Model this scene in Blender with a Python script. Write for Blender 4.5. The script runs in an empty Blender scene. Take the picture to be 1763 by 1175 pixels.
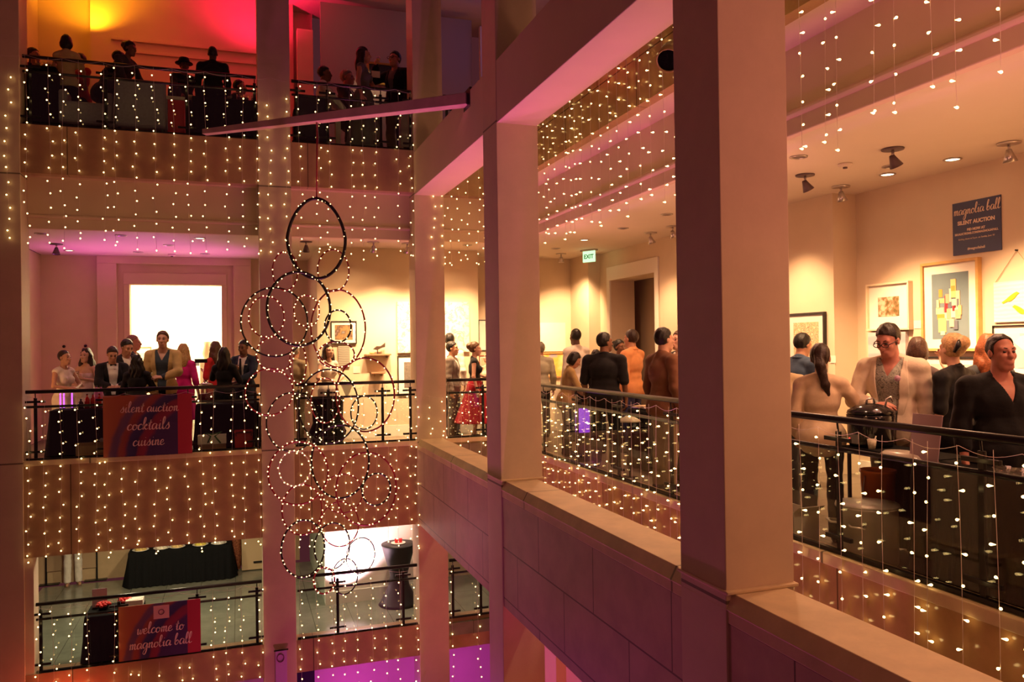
import bpy, math, random
import numpy as np
from mathutils import Vector, Matrix

SC = bpy.context.scene
COL = SC.collection
R = math.radians
PI = math.pi
rnd = random.Random(7)

# ------------------------------------------------------------------ camera
IMG_W, IMG_H = 1763.0, 1175.0
CXP, CYP, FPX = IMG_W / 2, IMG_H / 2, 1366.0
CAMZ = 1.51                                  # eye above the kerb of the middle floor
VP = (410.0, 602.0)                          # vanishing point of the depth direction
HSLOPE = -0.0135                             # tilt of the horizon
_a = np.array([VP[0] - CXP, VP[1] - CYP, FPX])
_s = -(_a @ _a) / (_a[0] + HSLOPE * _a[1])
DV = _a / np.linalg.norm(_a)
RV = _a + np.array([_s, HSLOPE * _s, 0.0]); RV /= np.linalg.norm(RV)
if RV[0] < 0: RV = -RV
UV = -np.cross(DV, RV)
if UV[1] > 0: UV = -UV

cam_data = bpy.data.cameras.new('camera')
cam_data.sensor_width = 36.0
cam_data.lens = FPX / IMG_W * 36.0
cam_data.clip_start, cam_data.clip_end = 0.05, 200
cam = bpy.data.objects.new('camera', cam_data)
COL.objects.link(cam)
cam.matrix_world = Matrix((
    (RV[0], -RV[1], -RV[2], 0.0),
    (DV[0], -DV[1], -DV[2], 0.0),
    (UV[0], -UV[1], -UV[2], CAMZ),
    (0, 0, 0, 1)))
SC.camera = cam

def ray(x, y):
    v = np.array([x - CXP, y - CYP, FPX])
    return v @ RV, v @ DV, v @ UV
def atY(x, y, Y):
    r = ray(x, y); k = Y / r[1]
    return Vector((r[0] * k, Y, CAMZ + r[2] * k))
def atX(x, y, X):
    r = ray(x, y); k = X / r[0]
    return Vector((X, r[1] * k, CAMZ + r[2] * k))
def atZ(x, y, Z):
    r = ray(x, y); k = (Z - CAMZ) / r[2]
    return Vector((r[0] * k, r[1] * k, Z))

# ------------------------------------------------------------------ exposure, world
SC.view_settings.view_transform = 'Standard'
SC.view_settings.look = 'None'
SC.view_settings.exposure = 0.0
SC.view_settings.gamma = 1.0
SC.view_settings.use_curve_mapping = False
cy = SC.cycles
cy.use_denoising = True
cy.max_bounces = 6; cy.diffuse_bounces = 3; cy.glossy_bounces = 3
cy.transmission_bounces = 4; cy.transparent_max_bounces = 10
cy.sample_clamp_indirect = 4.0
cy.caustics_reflective = False; cy.caustics_refractive = False

W = bpy.data.worlds.new('night'); SC.world = W
W.use_nodes = True
_bg = W.node_tree.nodes['Background']
_bg.inputs[0].default_value = (0.36, 0.085, 0.11, 1)
_bg.inputs[1].default_value = 0.17

# ------------------------------------------------------------------ lamps
WARM = (1.0, 0.60, 0.30)
WARMER = (1.0, 0.50, 0.20)
PINK = (1.0, 0.12, 0.55)
MAG = (0.85, 0.07, 0.95)
def _lamp(kind, name, loc, energy, color, tgt=None):
    d = bpy.data.lights.new(name, kind); d.energy = energy; d.color = color
    o = bpy.data.objects.new(name, d); COL.objects.link(o); o.location = loc
    if tgt is not None:
        o.rotation_euler = (Vector(tgt) - Vector(loc)).to_track_quat('-Z', 'Y').to_euler()
    return o
def spot(name, loc, tgt, energy, color=WARM, ang=60, blend=0.6, rad=0.05):
    o = _lamp('SPOT', name, loc, energy, color, tgt)
    o.data.spot_size = R(ang); o.data.spot_blend = blend; o.data.shadow_soft_size = rad
    return o
def point(name, loc, energy, color=WARM, rad=0.1):
    o = _lamp('POINT', name, loc, energy, color); o.data.shadow_soft_size = rad
    return o
def area(name, loc, tgt, energy, color, sx, sy):
    o = _lamp('AREA', name, loc, energy, color, tgt)
    o.data.shape = 'RECTANGLE'; o.data.size = sx; o.data.size_y = sy
    return o

# right gallery, middle floor: wall washers, downlights, added bounce fills
for y_, e_ in ((3.4, 700), (4.4, 760), (5.4, 760), (6.7, 640), (8.2, 300), (9.9, 150), (11.4, 220)):
    spot('wall_washer', (5.75, y_, 3.17), (7.1, y_ + 0.15, 0.75), e_, WARM, 70, 0.9)
for y_, e_ in ((2.6, 95), (4.6, 95), (7.0, 90), (9.4, 90), (12.0, 90)):
    spot('gallery_downlight', (5.3, y_, 3.27), (5.3, y_, 0), e_ * 1.5, (1.0, 0.54, 0.28), 150, 0.5, 0.08)
spot('corner_wash', (5.9, 13.9, 3.17), (6.5, 15.1, 1.2), 460, WARM, 80, 0.8)
spot('end_wash', (5.2, 13.4, 3.17), (5.3, 15.2, 0.9), 460, WARM, 70, 0.8)
for y_ in (2.2, 4.4, 6.6, 8.8, 11.0):
    point('gallery_bounce_fill', (4.75, y_, 2.15), 19, (1.0, 0.42, 0.28), 0.3)  # added points in mid-air, standing in for bounce onto the ceiling
# far gallery, middle floor
for x_, e_ in ((1.75, 240), (2.45, 640), (3.2, 640), (3.9, 460)):
    spot('picture_washer', (x_, 13.25, 3.17), (x_ + 0.08, 14.3, 0.6), e_, WARM, 84, 0.9)
for x_, e_ in ((-2.0, 2), (-0.6, 3), (1.9, 40), (3.6, 40)):
    spot('far_downlight', (x_, 13.5, 3.27), (x_, 13.5, 0), e_, WARM, 140, 0.5, 0.08)
point('pink_floor_wash', (-1.9, 15.9, 0.3), 8, (1.0, 0.04, 0.26), 0.2)
spot('pink_ceiling_wash', (-0.5, 15.5, 1.9), (-0.6, 15.4, 3.3), 62, (0.95, 0.08, 0.70), 104, 0.9, 0.2)
spot('pink_ceiling_wash', (-1.4, 14.0, 2.0), (-1.4, 14.1, 3.3), 34, (0.85, 0.10, 0.80), 130, 0.9, 0.2)
spot('pink_ceiling_wash', (-2.4, 15.5, 1.9), (-2.3, 15.4, 3.3), 62, (0.95, 0.08, 0.70), 110, 0.9, 0.2)
for x_, e_ in ((-2.1, 32), (-1.2, 40), (-0.2, 28)):
    spot('guest_front_fill', (x_, 13.15, 3.26), (x_ + 0.1, 14.2, 1.2), e_, (1.0, 0.62, 0.40), 58, 0.8)  # added front light to brighten the guests
point('pillar_uplight', (-3.15, 13.3, 0.9), 9, WARMER, 0.1)
point('pillar_uplight', (0.35, 15.6, 0.7), 14, WARMER, 0.1)
area('side_room_light', (-1.25, 18.2, 3.0), (-1.25, 18.6, 0.5), 330, (1.0, 0.80, 0.48), 2.6, 1.2)
# upper floor
spot('amber_uplight', (-2.45, 15.95, 7.35), (-2.5, 16.05, 8.35), 120, (1.0, 0.36, 0.01), 150, 0.9)
spot('red_uplight', (0.30, 15.5, 6.9), (0.35, 15.5, 8.35), 260, (1.0, 0.012, 0.09), 125, 0.9)
point('upper_dim', (-1.4, 14.9, 7.6), 10, (1.0, 0.15, 0.05), 0.2)
point('upper_red_wall', (0.0, 15.2, 5.6), 7, (1.0, 0.04, 0.04), 0.2)
point('upper_dim', (2.0, 14.3, 7.6), 3.2, (1.0, 0.5, 0.35), 0.2)
spot('upper_picture_light', (2.55, 15.25, 6.95), (2.6, 15.6, 6.4), 9, WARM, 120, 0.8)
point('upper_violet', (4.6, 14.0, 7.4), 6, (0.45, 0.28, 1.0), 0.2)
point('upper_orange', (5.5, 15.2, 5.6), 11, (1.0, 0.32, 0.03), 0.2)
# lower floor
for x_ in (-2.2, -0.6):
    spot('lower_downlight', (x_, 14.2, -0.46), (x_, 14.2, -3), 190, (1.0, 0.84, 0.52), 150, 0.5, 0.1)
spot('lower_downlight', (4.2, 13.6, -0.46), (4.2, 13.6, -3), 70, (1.0, 0.8, 0.6), 150, 0.5, 0.1)
spot('lower_uplight', (1.75, 14.0, -2.75), (1.78, 14.5, -1.2), 420, (1.0, 0.62, 0.72), 120, 0.7)
spot('lower_wall_light', (2.3, 13.7, -0.5), (2.3, 14.3, -2.4), 130, (1.0, 0.66, 0.42), 130, 0.6)
point('basement_magenta', (1.9, 14.2, -5.0), 42, MAG, 0.2)
point('basement_magenta', (4.0, 13.9, -5.0), 40, MAG, 0.2)
# atrium: coloured floor cans below shooting up, plus added warm and salmon fills
for x_, y_, e_ in ((2.0, 9.6, 900), (2.0, 5.6, 700), (1.6, 12.0, 300)):
    spot('pink_floor_can', (x_, y_, -6.6), (2.75, y_ + 0.2, 0.0), e_, PINK, 62, 0.9, 0.1)
for x_, y_, e_ in ((3.5, 6.6, 210), (3.5, 10.6, 130), (3.5, 2.4, 160)):
    spot('pink_slot_can', (x_, y_, -1.2), (3.0, y_ + 0.2, 4.0), e_, (1.0, 0.17, 0.72), 55, 0.9, 0.08)
spot('pink_timber_can', (1.4, 9.2, -6.0), (1.4, 9.8, 4.2), 900, PINK, 40, 0.9)
spot('magenta_pillar_can', (0.9, 10.6, -7.2), (0.55, 12.6, -2.6), 330, (1.0, 0.10, 0.38), 50, 0.9)
point('red_pillar_can', (-2.3, 12.35, -3.6), 30, (1.0, 0.10, 0.04), 0.1)
for y_, e_ in ((2.6, 85), (6.4, 80), (10.4, 60)):
    spot('salmon_slot_fill', (3.32, y_, 0.9), (4.40, y_ + 0.6, 3.7), e_, (1.0, 0.30, 0.24), 60, 0.9, 0.08)  # added fill tinting the bulkheads, hanging free without a fitting
spot('pillar_red_can', (3.6, 6.9, -6.0), (3.0, 8.3, -2.2), 300, (1.0, 0.16, 0.05), 80, 0.9)
spot('pillar_red_can', (3.4, 9.6, -6.0), (3.8, 11.3, -2.0), 260, (1.0, 0.22, 0.12), 80, 0.9)
spot('rail_fill', (3.72, 4.75, 2.9), (4.35, 4.75, 0.0), 60, (1.0, 0.55, 0.30), 42, 0.8)  # added fill for the pot and box behind the glass, no fitting
point('slot_fill', (3.58, 1.5, 2.6), 48, (1.0, 0.36, 0.17), 0.2)  # added fill in the open slot, out of view, for the pillar fronts
point('pillar_face_fill', (4.6, -0.6, 2.4), 66, (1.0, 0.38, 0.18), 0.25)  # unseen fill added to warm the camera-facing sides of the pillars
point('pillar_face_fill', (3.5, -2.4, 0.6), 44, (1.0, 0.37, 0.18), 0.25)  # second unseen fill for the same faces, set low
point('far_facade_fill', (-2.6, -1.4, 2.9), 40, (1.0, 0.26, 0.08), 0.25)  # unseen fill added behind the camera to warm the far facade

# ------------------------------------------------------------------ materials
_M = {}
def _nodes(name):
    m = bpy.data.materials.new(name); m.use_nodes = True
    nt = m.node_tree
    return m, nt, nt.nodes['Principled BSDF']
def mat(name, col, rough=0.6, metal=0.0, var=0.0, scale=8.0, bump=0.0, bscale=60.0, spec=0.5, emit=None, estr=0.0, sheen=0.0):
    if name in _M: return _M[name]
    m, nt, b = _nodes(name)
    b.inputs['Base Color'].default_value = (*col, 1)
    b.inputs['Roughness'].default_value = rough
    b.inputs['Metallic'].default_value = metal
    b.inputs['Specular IOR Level'].default_value = spec
    if sheen: b.inputs['Sheen Weight'].default_value = sheen
    if emit:
        b.inputs['Emission Color'].default_value = (*emit, 1)
        b.inputs['Emission Strength'].default_value = estr
    if var or bump:
        tc = nt.nodes.new('ShaderNodeTexCoord')
    if var:
        n = nt.nodes.new('ShaderNodeTexNoise'); n.inputs['Scale'].default_value = scale
        n.inputs['Detail'].default_value = 5
        r = nt.nodes.new('ShaderNodeValToRGB')
        r.color_ramp.elements[0].position = 0.3; r.color_ramp.elements[1].position = 0.7
        r.color_ramp.elements[0].color = (*[c * (1 - var) for c in col], 1)
        r.color_ramp.elements[1].color = (*[min(1, c * (1 + var)) for c in col], 1)
        nt.links.new(tc.outputs['Object'], n.inputs['Vector'])
        nt.links.new(n.outputs['Fac'], r.inputs['Fac'])
        nt.links.new(r.outputs['Color'], b.inputs['Base Color'])
    if bump:
        n2 = nt.nodes.new('ShaderNodeTexNoise'); n2.inputs['Scale'].default_value = bscale
        bp = nt.nodes.new('ShaderNodeBump'); bp.inputs['Strength'].default_value = bump
        bp.inputs['Distance'].default_value = 0.01
        nt.links.new(tc.outputs['Object'], n2.inputs['Vector'])
        nt.links.new(n2.outputs['Fac'], bp.inputs['Height'])
        nt.links.new(bp.outputs['Normal'], b.inputs['Normal'])
    _M[name] = m
    return m
def stone(name, col, axes, bw, bh, joint, rough=0.45, off=(0, 0), var=0.12, spec=0.4):
    """limestone slabs: brick joints over the plane given by two world axes"""
    m, nt, b = _nodes(name)
    tc = nt.nodes.new('ShaderNodeTexCoord')
    sp = nt.nodes.new('ShaderNodeSeparateXYZ'); cb = nt.nodes.new('ShaderNodeCombineXYZ')
    nt.links.new(tc.outputs['Object'], sp.inputs[0])
    for i, ax in enumerate(axes):
        ad = nt.nodes.new('ShaderNodeMath'); ad.operation = 'ADD'; ad.inputs[1].default_value = off[i]
        nt.links.new(sp.outputs[ax], ad.inputs[0]); nt.links.new(ad.outputs[0], cb.inputs[i])
    br = nt.nodes.new('ShaderNodeTexBrick')
    br.inputs['Scale'].default_value = 1.0
    br.inputs['Brick Width'].default_value = bw; br.inputs['Row Height'].default_value = bh
    br.inputs['Mortar Size'].default_value = joint; br.inputs['Mortar Smooth'].default_value = 0.2
    n = nt.nodes.new('ShaderNodeTexNoise'); n.inputs['Scale'].default_value = 3.0; n.inputs['Detail'].default_value = 8
    n.inputs['Roughness'].default_value = 0.65
    r = nt.nodes.new('ShaderNodeValToRGB')
    r.color_ramp.elements[0].position = 0.35; r.color_ramp.elements[1].position = 0.65
    r.color_ramp.elements[0].color = (*[c * (1 - var) for c in col], 1)
    r.color_ramp.elements[1].color = (*[c * (1 + var) for c in col], 1)
    mx = nt.nodes.new('ShaderNodeMix'); mx.data_type = 'RGBA'
    mx.inputs[7].default_value = (*[c * 0.3 for c in col], 1)
    nt.links.new(cb.outputs[0], br.inputs['Vector']); nt.links.new(tc.outputs['Object'], n.inputs['Vector'])
    nt.links.new(n.outputs['Fac'], r.inputs['Fac'])
    nt.links.new(r.outputs['Color'], mx.inputs[6]); nt.links.new(br.outputs['Fac'], mx.inputs[0])
    nt.links.new(mx.outputs[2], b.inputs['Base Color'])
    b.inputs['Roughness'].default_value = rough; b.inputs['Specular IOR Level'].default_value = spec
    _M[name] = m
    return m
def ramp_mat(name, stops, tex='noise', scale=3.0, rough=0.6, detail=4.0, dist=0.0, rand=1.0):
    """a picture or print: colour ramp over a noise / voronoi / wave field"""
    if name in _M: return _M[name]
    m, nt, b = _nodes(name)
    tc = nt.nodes.new('ShaderNodeTexCoord')
    if tex == 'noise':
        t = nt.nodes.new('ShaderNodeTexNoise'); t.inputs['Scale'].default_value = scale
        t.inputs['Detail'].default_value = detail; t.inputs['Distortion'].default_value = dist; out = t.outputs['Fac']
    elif tex == 'voronoi':
        t = nt.nodes.new('ShaderNodeTexVoronoi'); t.inputs['Scale'].default_value = scale
        sep = nt.nodes.new('ShaderNodeSeparateColor'); nt.links.new(t.outputs['Color'], sep.inputs[0]); out = sep.outputs[0]
    elif tex == 'wave':
        t = nt.nodes.new('ShaderNodeTexWave'); t.inputs['Scale'].default_value = scale
        t.bands_direction = 'Z'
        t.inputs['Distortion'].default_value = dist; out = t.outputs['Fac']
    nt.links.new(tc.outputs['Object'], t.inputs['Vector'])
    if tex == 'height':
        pass
    r = nt.nodes.new('ShaderNodeValToRGB'); r.color_ramp.interpolation = 'LINEAR'
    while len(r.color_ramp.elements) < len(stops): r.color_ramp.elements.new(0.5)
    for e, (p, c) in zip(r.color_ramp.elements, stops): e.position = p; e.color = (*c, 1)
    nt.links.new(out, r.inputs['Fac']); nt.links.new(r.outputs['Color'], b.inputs['Base Color'])
    b.inputs['Roughness'].default_value = rough
    _M[name] = m
    return m
def glass_mat(name, tint=(0.9, 0.95, 0.95), gloss=0.09):
    m = bpy.data.materials.new(name); m.use_nodes = True
    nt = m.node_tree; nt.nodes.clear()
    o = nt.nodes.new('ShaderNodeOutputMaterial'); mx = nt.nodes.new('ShaderNodeMixShader')
    t = nt.nodes.new('ShaderNodeBsdfTransparent'); g = nt.nodes.new('ShaderNodeBsdfGlossy')
    t.inputs[0].default_value = (*tint, 1); g.inputs['Roughness'].default_value = 0.0
    f = nt.nodes.new('ShaderNodeLayerWeight'); f.inputs[0].default_value = 0.5     # Schlick reflectance, the same from both sides
    pw = nt.nodes.new('ShaderNodeMath'); pw.operation = 'POWER'; pw.inputs[1].default_value = 5.0
    mu = nt.nodes.new('ShaderNodeMath'); mu.operation = 'MULTIPLY_ADD'; mu.inputs[1].default_value = 0.9; mu.inputs[2].default_value = gloss * 0.55
    nt.links.new(f.outputs['Facing'], pw.inputs[0]); nt.links.new(pw.outputs[0], mu.inputs[0]); nt.links.new(mu.outputs[0], mx.inputs[0])
    nt.links.new(t.outputs[0], mx.inputs[1]); nt.links.new(g.outputs[0], mx.inputs[2])
    nt.links.new(mx.outputs[0], o.inputs[0])
    _M[name] = m
    return m
def glow(name, col, strength, sample=True):
    if name in _M: return _M[name]
    m = bpy.data.materials.new(name); m.use_nodes = True
    nt = m.node_tree; nt.nodes.clear()
    o = nt.nodes.new('ShaderNodeOutputMaterial'); e = nt.nodes.new('ShaderNodeEmission')
    e.inputs[0].default_value = (*col, 1); e.inputs[1].default_value = strength
    nt.links.new(e.outputs[0], o.inputs[0])
    if not sample: m.cycles.emission_sampling = 'NONE'
    _M[name] = m
    return m

# ------------------------------------------------------------------ mesh builder
class MB:
    def __init__(s): s.v = []; s.f = []; s.mi = []; s.cur = 0
    def add(s, vs, fs):
        b = len(s.v); s.v += [tuple(v) for v in vs]
        for f in fs: s.f.append(tuple(b + i for i in f)); s.mi.append(s.cur)
        return s
    def box(s, x0, x1, y0, y1, z0, z1):
        if x0 > x1: x0, x1 = x1, x0
        if y0 > y1: y0, y1 = y1, y0
        if z0 > z1: z0, z1 = z1, z0
        return s.add([(x0, y0, z0), (x1, y0, z0), (x1, y1, z0), (x0, y1, z0), (x0, y0, z1), (x1, y0, z1), (x1, y1, z1), (x0, y1, z1)],
                     [(0, 3, 2, 1), (4, 5, 6, 7), (0, 1, 5, 4), (1, 2, 6, 5), (2, 3, 7, 6), (3, 0, 4, 7)])
    def prism(s, poly, axis, a, b):
        """polygon in the two other axes (in order), extruded along axis"""
        def P(u, w, t):
            if axis == 0: return (t, u, w)
            if axis == 1: return (u, t, w)
            return (u, w, t)
        n = len(poly)
        vs = [P(u, w, a) for u, w in poly] + [P(u, w, b) for u, w in poly]
        fs = [tuple(range(n))[::-1], tuple(range(n, 2 * n))] + [(i, (i + 1) % n, n + (i + 1) % n, n + i) for i in range(n)]
        return s.add(vs, fs)
    def tube(s, pts, r, n=8, closed=False, cap=True):
        pts = [Vector(p) for p in pts]; m = len(pts)
        rs = r if isinstance(r, (list, tuple)) else [r] * m
        vs = []; up = None
        for i, p in enumerate(pts):
            if closed: t = pts[(i + 1) % m] - pts[i - 1]
            else: t = pts[min(i + 1, m - 1)] - pts[max(i - 1, 0)]
            t.normalize()
            if up is None: up = t.orthogonal().normalized()
            else:
                up = up - t * up.dot(t)
                up = up.normalized() if up.length > 1e-6 else t.orthogonal().normalized()
            w = t.cross(up)
            for k in range(n):
                a = 2 * PI * k / n
                vs.append(p + up * (math.cos(a) * rs[i]) + w * (math.sin(a) * rs[i]))
        fs = []
        for i in range(m if closed else m - 1):
            j = (i + 1) % m
            for k in range(n):
                fs.append((i * n + k, i * n + (k + 1) % n, j * n + (k + 1) % n, j * n + k))
        if cap and not closed:
            fs.append(tuple(range(n))[::-1]); fs.append(tuple((m - 1) * n + k for k in range(n)))
        return s.add(vs, fs)
    def cyl(s, a, b, r, r2=None, n=20):
        return s.tube([a, b], [r, r if r2 is None else r2], n)
    def lathe(s, prof, c=(0, 0, 0), n=24, mtx=None):
        vs = []; m = len(prof); c = Vector(c)
        for r, z in prof:
            for k in range(n):
                a = 2 * PI * k / n
                p = Vector((r * math.cos(a), r * math.sin(a), z))
                vs.append((mtx @ p if mtx else p) + c)
        fs = []
        for i in range(m - 1):
            for k in range(n):
                fs.append((i * n + k, i * n + (k + 1) % n, (i + 1) * n + (k + 1) % n, (i + 1) * n + k))
        if prof[0][0] > 1e-5: fs.append(tuple(range(n))[::-1])
        if prof[-1][0] > 1e-5: fs.append(tuple((m - 1) * n + k for k in range(n)))
        return s.add(vs, fs)
    def ell(s, c, r, n=12, m=8):
        return s.lathe([(max(1e-4, math.sin(PI * i / m)), -math.cos(PI * i / m)) for i in range(m + 1)], c, n,
                       Matrix(((r[0], 0, 0), (0, r[1], 0), (0, 0, r[2]))))
    def build(s, name, m, parent=None, smooth=False, bevel=0.0, local=False):
        me = bpy.data.meshes.new(name)
        off = Vector(parent.location) if (parent is not None and not local) else Vector((0, 0, 0))
        if parent is not None and not local and parent.parent is not None:
            off = off + Vector(parent.parent.location)
        me.from_pydata([(v[0] - off.x, v[1] - off.y, v[2] - off.z) for v in s.v], [], s.f)
        for mm in (m if isinstance(m, (list, tuple)) else [m]): me.materials.append(mm)
        if isinstance(m, (list, tuple)): me.polygons.foreach_set('material_index', s.mi)
        if smooth: me.polygons.foreach_set('use_smooth', [True] * len(me.polygons))
        me.update()
        o = bpy.data.objects.new(name, me); COL.objects.link(o)
        if parent is not None: o.parent = parent
        if bevel:
            bv = o.modifiers.new('bevel', 'BEVEL'); bv.width = bevel; bv.segments = 2; bv.limit_method = 'ANGLE'
        return o
def tag(o, label=None, cat=None, group=None, kind=None):
    if label: o['label'] = label
    if cat: o['category'] = cat
    if group: o['group'] = group
    if kind: o['kind'] = kind
    return o
def thing(name, label, cat, loc=(0, 0, 0), group=None):
    o = bpy.data.objects.new(name, None); COL.objects.link(o); o.location = loc
    o.empty_display_size = 0.1
    return tag(o, label, cat, group)
def struct(name, mb, m, bevel=0.0, smooth=False):
    o = mb.build(name, m, None, smooth, bevel); o['kind'] = 'structure'
    return o
def clone(root, loc, label=None):
    r = root.copy(); COL.objects.link(r); r.location = loc
    if label: r['label'] = label
    for ch in list(root.children):
        c = ch.copy(); COL.objects.link(c); c.parent = r
        for g in ch.children:
            d = g.copy(); COL.objects.link(d); d.parent = c
    return r

PLAST = mat('plaster', (0.66, 0.52, 0.38), 0.75, var=0.03, scale=2.0, bump=0.05, bscale=220)
PLASTW = mat('wall_fabric', (0.70, 0.56, 0.40), 0.85, var=0.03, scale=3.0, bump=0.08, bscale=300)
CEIL = mat('ceiling_paint', (0.72, 0.62, 0.52), 0.8, var=0.02, scale=2.0)
COPE = stone('coping_stone', (0.62, 0.48, 0.30), (1, 0), 2.9, 6.0, 0.012, 0.5, off=(-3.23, 2.0))
SILL = stone('sill_stone', (0.48, 0.33, 0.28), (1, 2), 1.25, 0.55, 0.008, 0.5, off=(0.3, 0.15))
FASC = stone('fascia_stone', (0.38, 0.22, 0.13), (0, 2), 3.3, 40, 0.008, 0.28, off=(0.6, 18.0), spec=0.5)
FASCR = stone('fascia_stone_side', (0.46, 0.28, 0.13), (1, 2), 1.9, 3.0, 0.008, 0.17, off=(0.2, 1.5), spec=0.6)
PILL = stone('pillar_stone', (0.60, 0.47, 0.35), (0, 2), 30, 4.02, 0.012, 0.55, off=(10, 0.03), var=0.05)
TILE = stone('floor_tile', (0.20, 0.20, 0.15), (1, 0), 3.2, 0.62, 0.004, 0.13, off=(0.2, 0.1), var=0.15, spec=0.8)
WOODF = stone('gallery_floor', (0.22, 0.16, 0.11), (0, 1), 0.6, 0.6, 0.006, 0.4)
BLACK = mat('black_metal', (0.010, 0.009, 0.010), 0.30, 0.0, spec=0.35)
GLASS = glass_mat('rail_glass')
BCLOTH = mat('black_cloth', (0.006, 0.006, 0.0065), 0.9, var=0.2, scale=30, bump=0.2, bscale=90, spec=0.15)
DARK = mat('dark_void', (0.02, 0.015, 0.015), 0.9)
BULB = glow('bulb_glow', (1.0, 0.64, 0.22), 9.0)
CABLE = mat('clear_cable', (0.75, 0.62, 0.58), 0.35, spec=0.6)
WHITE = mat('white_paint', (0.82, 0.76, 0.66), 0.6)

FM, FU, FL = -0.10, 4.67, -3.02            # floors: middle, upper, lower
CM, CU = 3.30, 8.35                        # ceilings: middle, upper
# ------------------------------------------------------------------ the concrete frame on the right (atrium side)
XF0, XF1 = 2.72, 3.20
def bx(name, m, *b, bevel=0.0):
    return struct(name, MB().box(*b), m, bevel)
for y0, y1 in ((12.60, 13.07), (8.29, 8.80), (4.04, 4.55), (-0.21, 0.30)):
    bx('pillar', PILL, XF0 - 0.006, XF1, y0, y1, -8.0, 9.6, bevel=0.006)
    if y0 < 12:
        m = MB().box(XF0 - 0.018, XF1 + 0.012, y0 - 0.03, y1 + 0.03, 0.02, 0.042); struct('pillar_plinth', m, COPE, 0.006)
bx('beam', PLAST, XF0, XF1 - 0.01, -1.2, 12.61, 3.97, 4.66, bevel=0.006)
# sill wall under the openings with its coping
struct('wall_right_sill', MB().box(2.728, 3.10, -1.2, 12.61, -1.35, -0.15), SILL)
m = MB().prism([(2.722, -0.075), (2.722, -0.152), (3.11, -0.152), (3.13, 0.02), (2.762, 0.02), (2.712, -0.07)], 1, -1.2, 12.6)
struct('coping', m, COPE, 0.004)
# ------------------------------------------------------------------ right gallery, middle floor
YE = 15.2
bx('floor_gallery_right', WOODF, 4.0, 7.4, -1.2, 12.655, FM - 0.25, FM)
bx('fascia_right', FASCR, 3.97, 4.10, -1.2, 12.7, -1.35, -0.085)
bx('kerb_right', COPE, 3.95, 4.14, -1.2, 12.7, -0.085, 0.0, bevel=0.008)
bx('fascia_upper_right', FASCR, 3.97, 4.10, -1.2, 12.7, 4.0, 4.69)
bx('floor_upper_right', PLAST, 4.02, 7.4, -1.2, 12.69, 4.02, FU)
struct('bulkhead_right', MB().box(4.50, 4.60, -1.2, 12.98, 3.46, 4.02), PLAST)
m = MB().box(4.51, 4.60, -1.2, 12.98, 3.285, 3.46).tube([(4.505, -1.2, 3.46), (4.505, 12.98, 3.46)], 0.035, 12)
struct('trim_right_cornice', m, PLAST, 0.01)
bx('ceiling_gallery_right', CEIL, 4.60, 7.4, -1.2, YE, CM, CM + 0.1)
# back wall: recessed picture wall (near), pilaster wall, doorway, far corner
yA = atX(1474, 400, 7.15).y               # step in the wall
bx('wall_gallery_right', PLASTW, 7.15, 7.3, -1.2, yA, FM, CM)
yD0, yD1 = atX(1130, 560, 6.80).y, atX(1053, 560, 6.80).y     # doorway
zD = atX(1060, 482, 6.80).z
yE2 = 14.3
m = MB().box(6.80, 7.3, yA, yD0, FM, CM).box(6.80, 7.3, yD1, yE2, FM, CM).box(6.80, 7.3, yD0, yD1, zD, CM)
struct('wall_gallery_right_mid', m, PLASTW)
struct('wall_gallery_right_end', MB().box(6.55, 7.3, yE2, YE, FM, CM), PLASTW)
m = MB()
for y_ in (yD0 - 0.13, yD1):
    m.box(6.765, 6.80, y_, y_ + 0.13, FM, zD + 0.02)
m.box(6.765, 6.80, yD0 - 0.13, yD1 + 0.13, zD, zD + 0.26)
struct('trim_1', m, WHITE, 0.006)
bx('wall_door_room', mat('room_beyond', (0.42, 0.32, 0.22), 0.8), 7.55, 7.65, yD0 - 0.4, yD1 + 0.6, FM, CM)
bx('wall_gallery_end', PLASTW, 3.7, 6.8, YE, YE + 0.1, FM, CM)
bx('baseboard_right', WHITE, 7.13, 7.15, -1.2, yA, FM, FM + 0.16)
# lower right: stone wall with pilasters below the gallery
m = MB().box(4.0, 4.2, 4.0, 12.6, -8, -1.35)
struct('wall_lower_right', m, PLAST)
for y0 in (5.6, 7.0, 9.6, 11.0, 12.0):
    bx('pilaster', PLAST, 3.86, 4.02, y0, y0 + 0.4, -8, -1.35)
# ------------------------------------------------------------------ far side of the atrium
for x0, x1 in ((-3.32, -2.83), (0.32, 0.796)):
    bx('pillar', PILL, x0, x1, 12.60, 13.07, -8, 9.6, bevel=0.006)
bx('wall_left', PLAST, -6.0, -3.3, 12.62, 13.0, -8, 9.6)
for (x0, x1) in ((-2.83, 0.32), (0.796, 2.714), (3.20, 4.02)):
    yk = 12.60 if x0 < 3 else 12.68
    m = MB().box(x0, x1, yk + 0.015, yk + 0.3, -1.345, -0.075)
    struct('fascia_far', m, FASC)
    bx('kerb_far', COPE, x0, x1, yk - 0.004, yk + 0.32, -0.075, 0.0, bevel=0.008)
    m = MB().box(x0, x1, yk + 0.01, yk + 0.2, 4.01, 4.69)
    struct('fascia_upper_far', m, FASC)
    struct('bulkhead_far', MB().box(x0, x1, 12.98, 13.05, 3.47, 4.02), PLAST)
    m = MB().box(x0, x1, 12.985, 13.06, 3.285, 3.47).tube([(x0, 12.985, 3.47), (x1, 12.985, 3.47)], 0.03, 12)
    struct('trim_far_cornice', m, PLAST, 0.006)
    m = MB().box(x0, x1, yk + 0.012, yk + 0.28, -3.46, FL + 0.055)
    struct('fascia_lower_far', m, FASC)
bx('floor_gallery_far', WOODF, -3.4, 7.4, 12.66, 18.9, FM - 0.22, FM)
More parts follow.
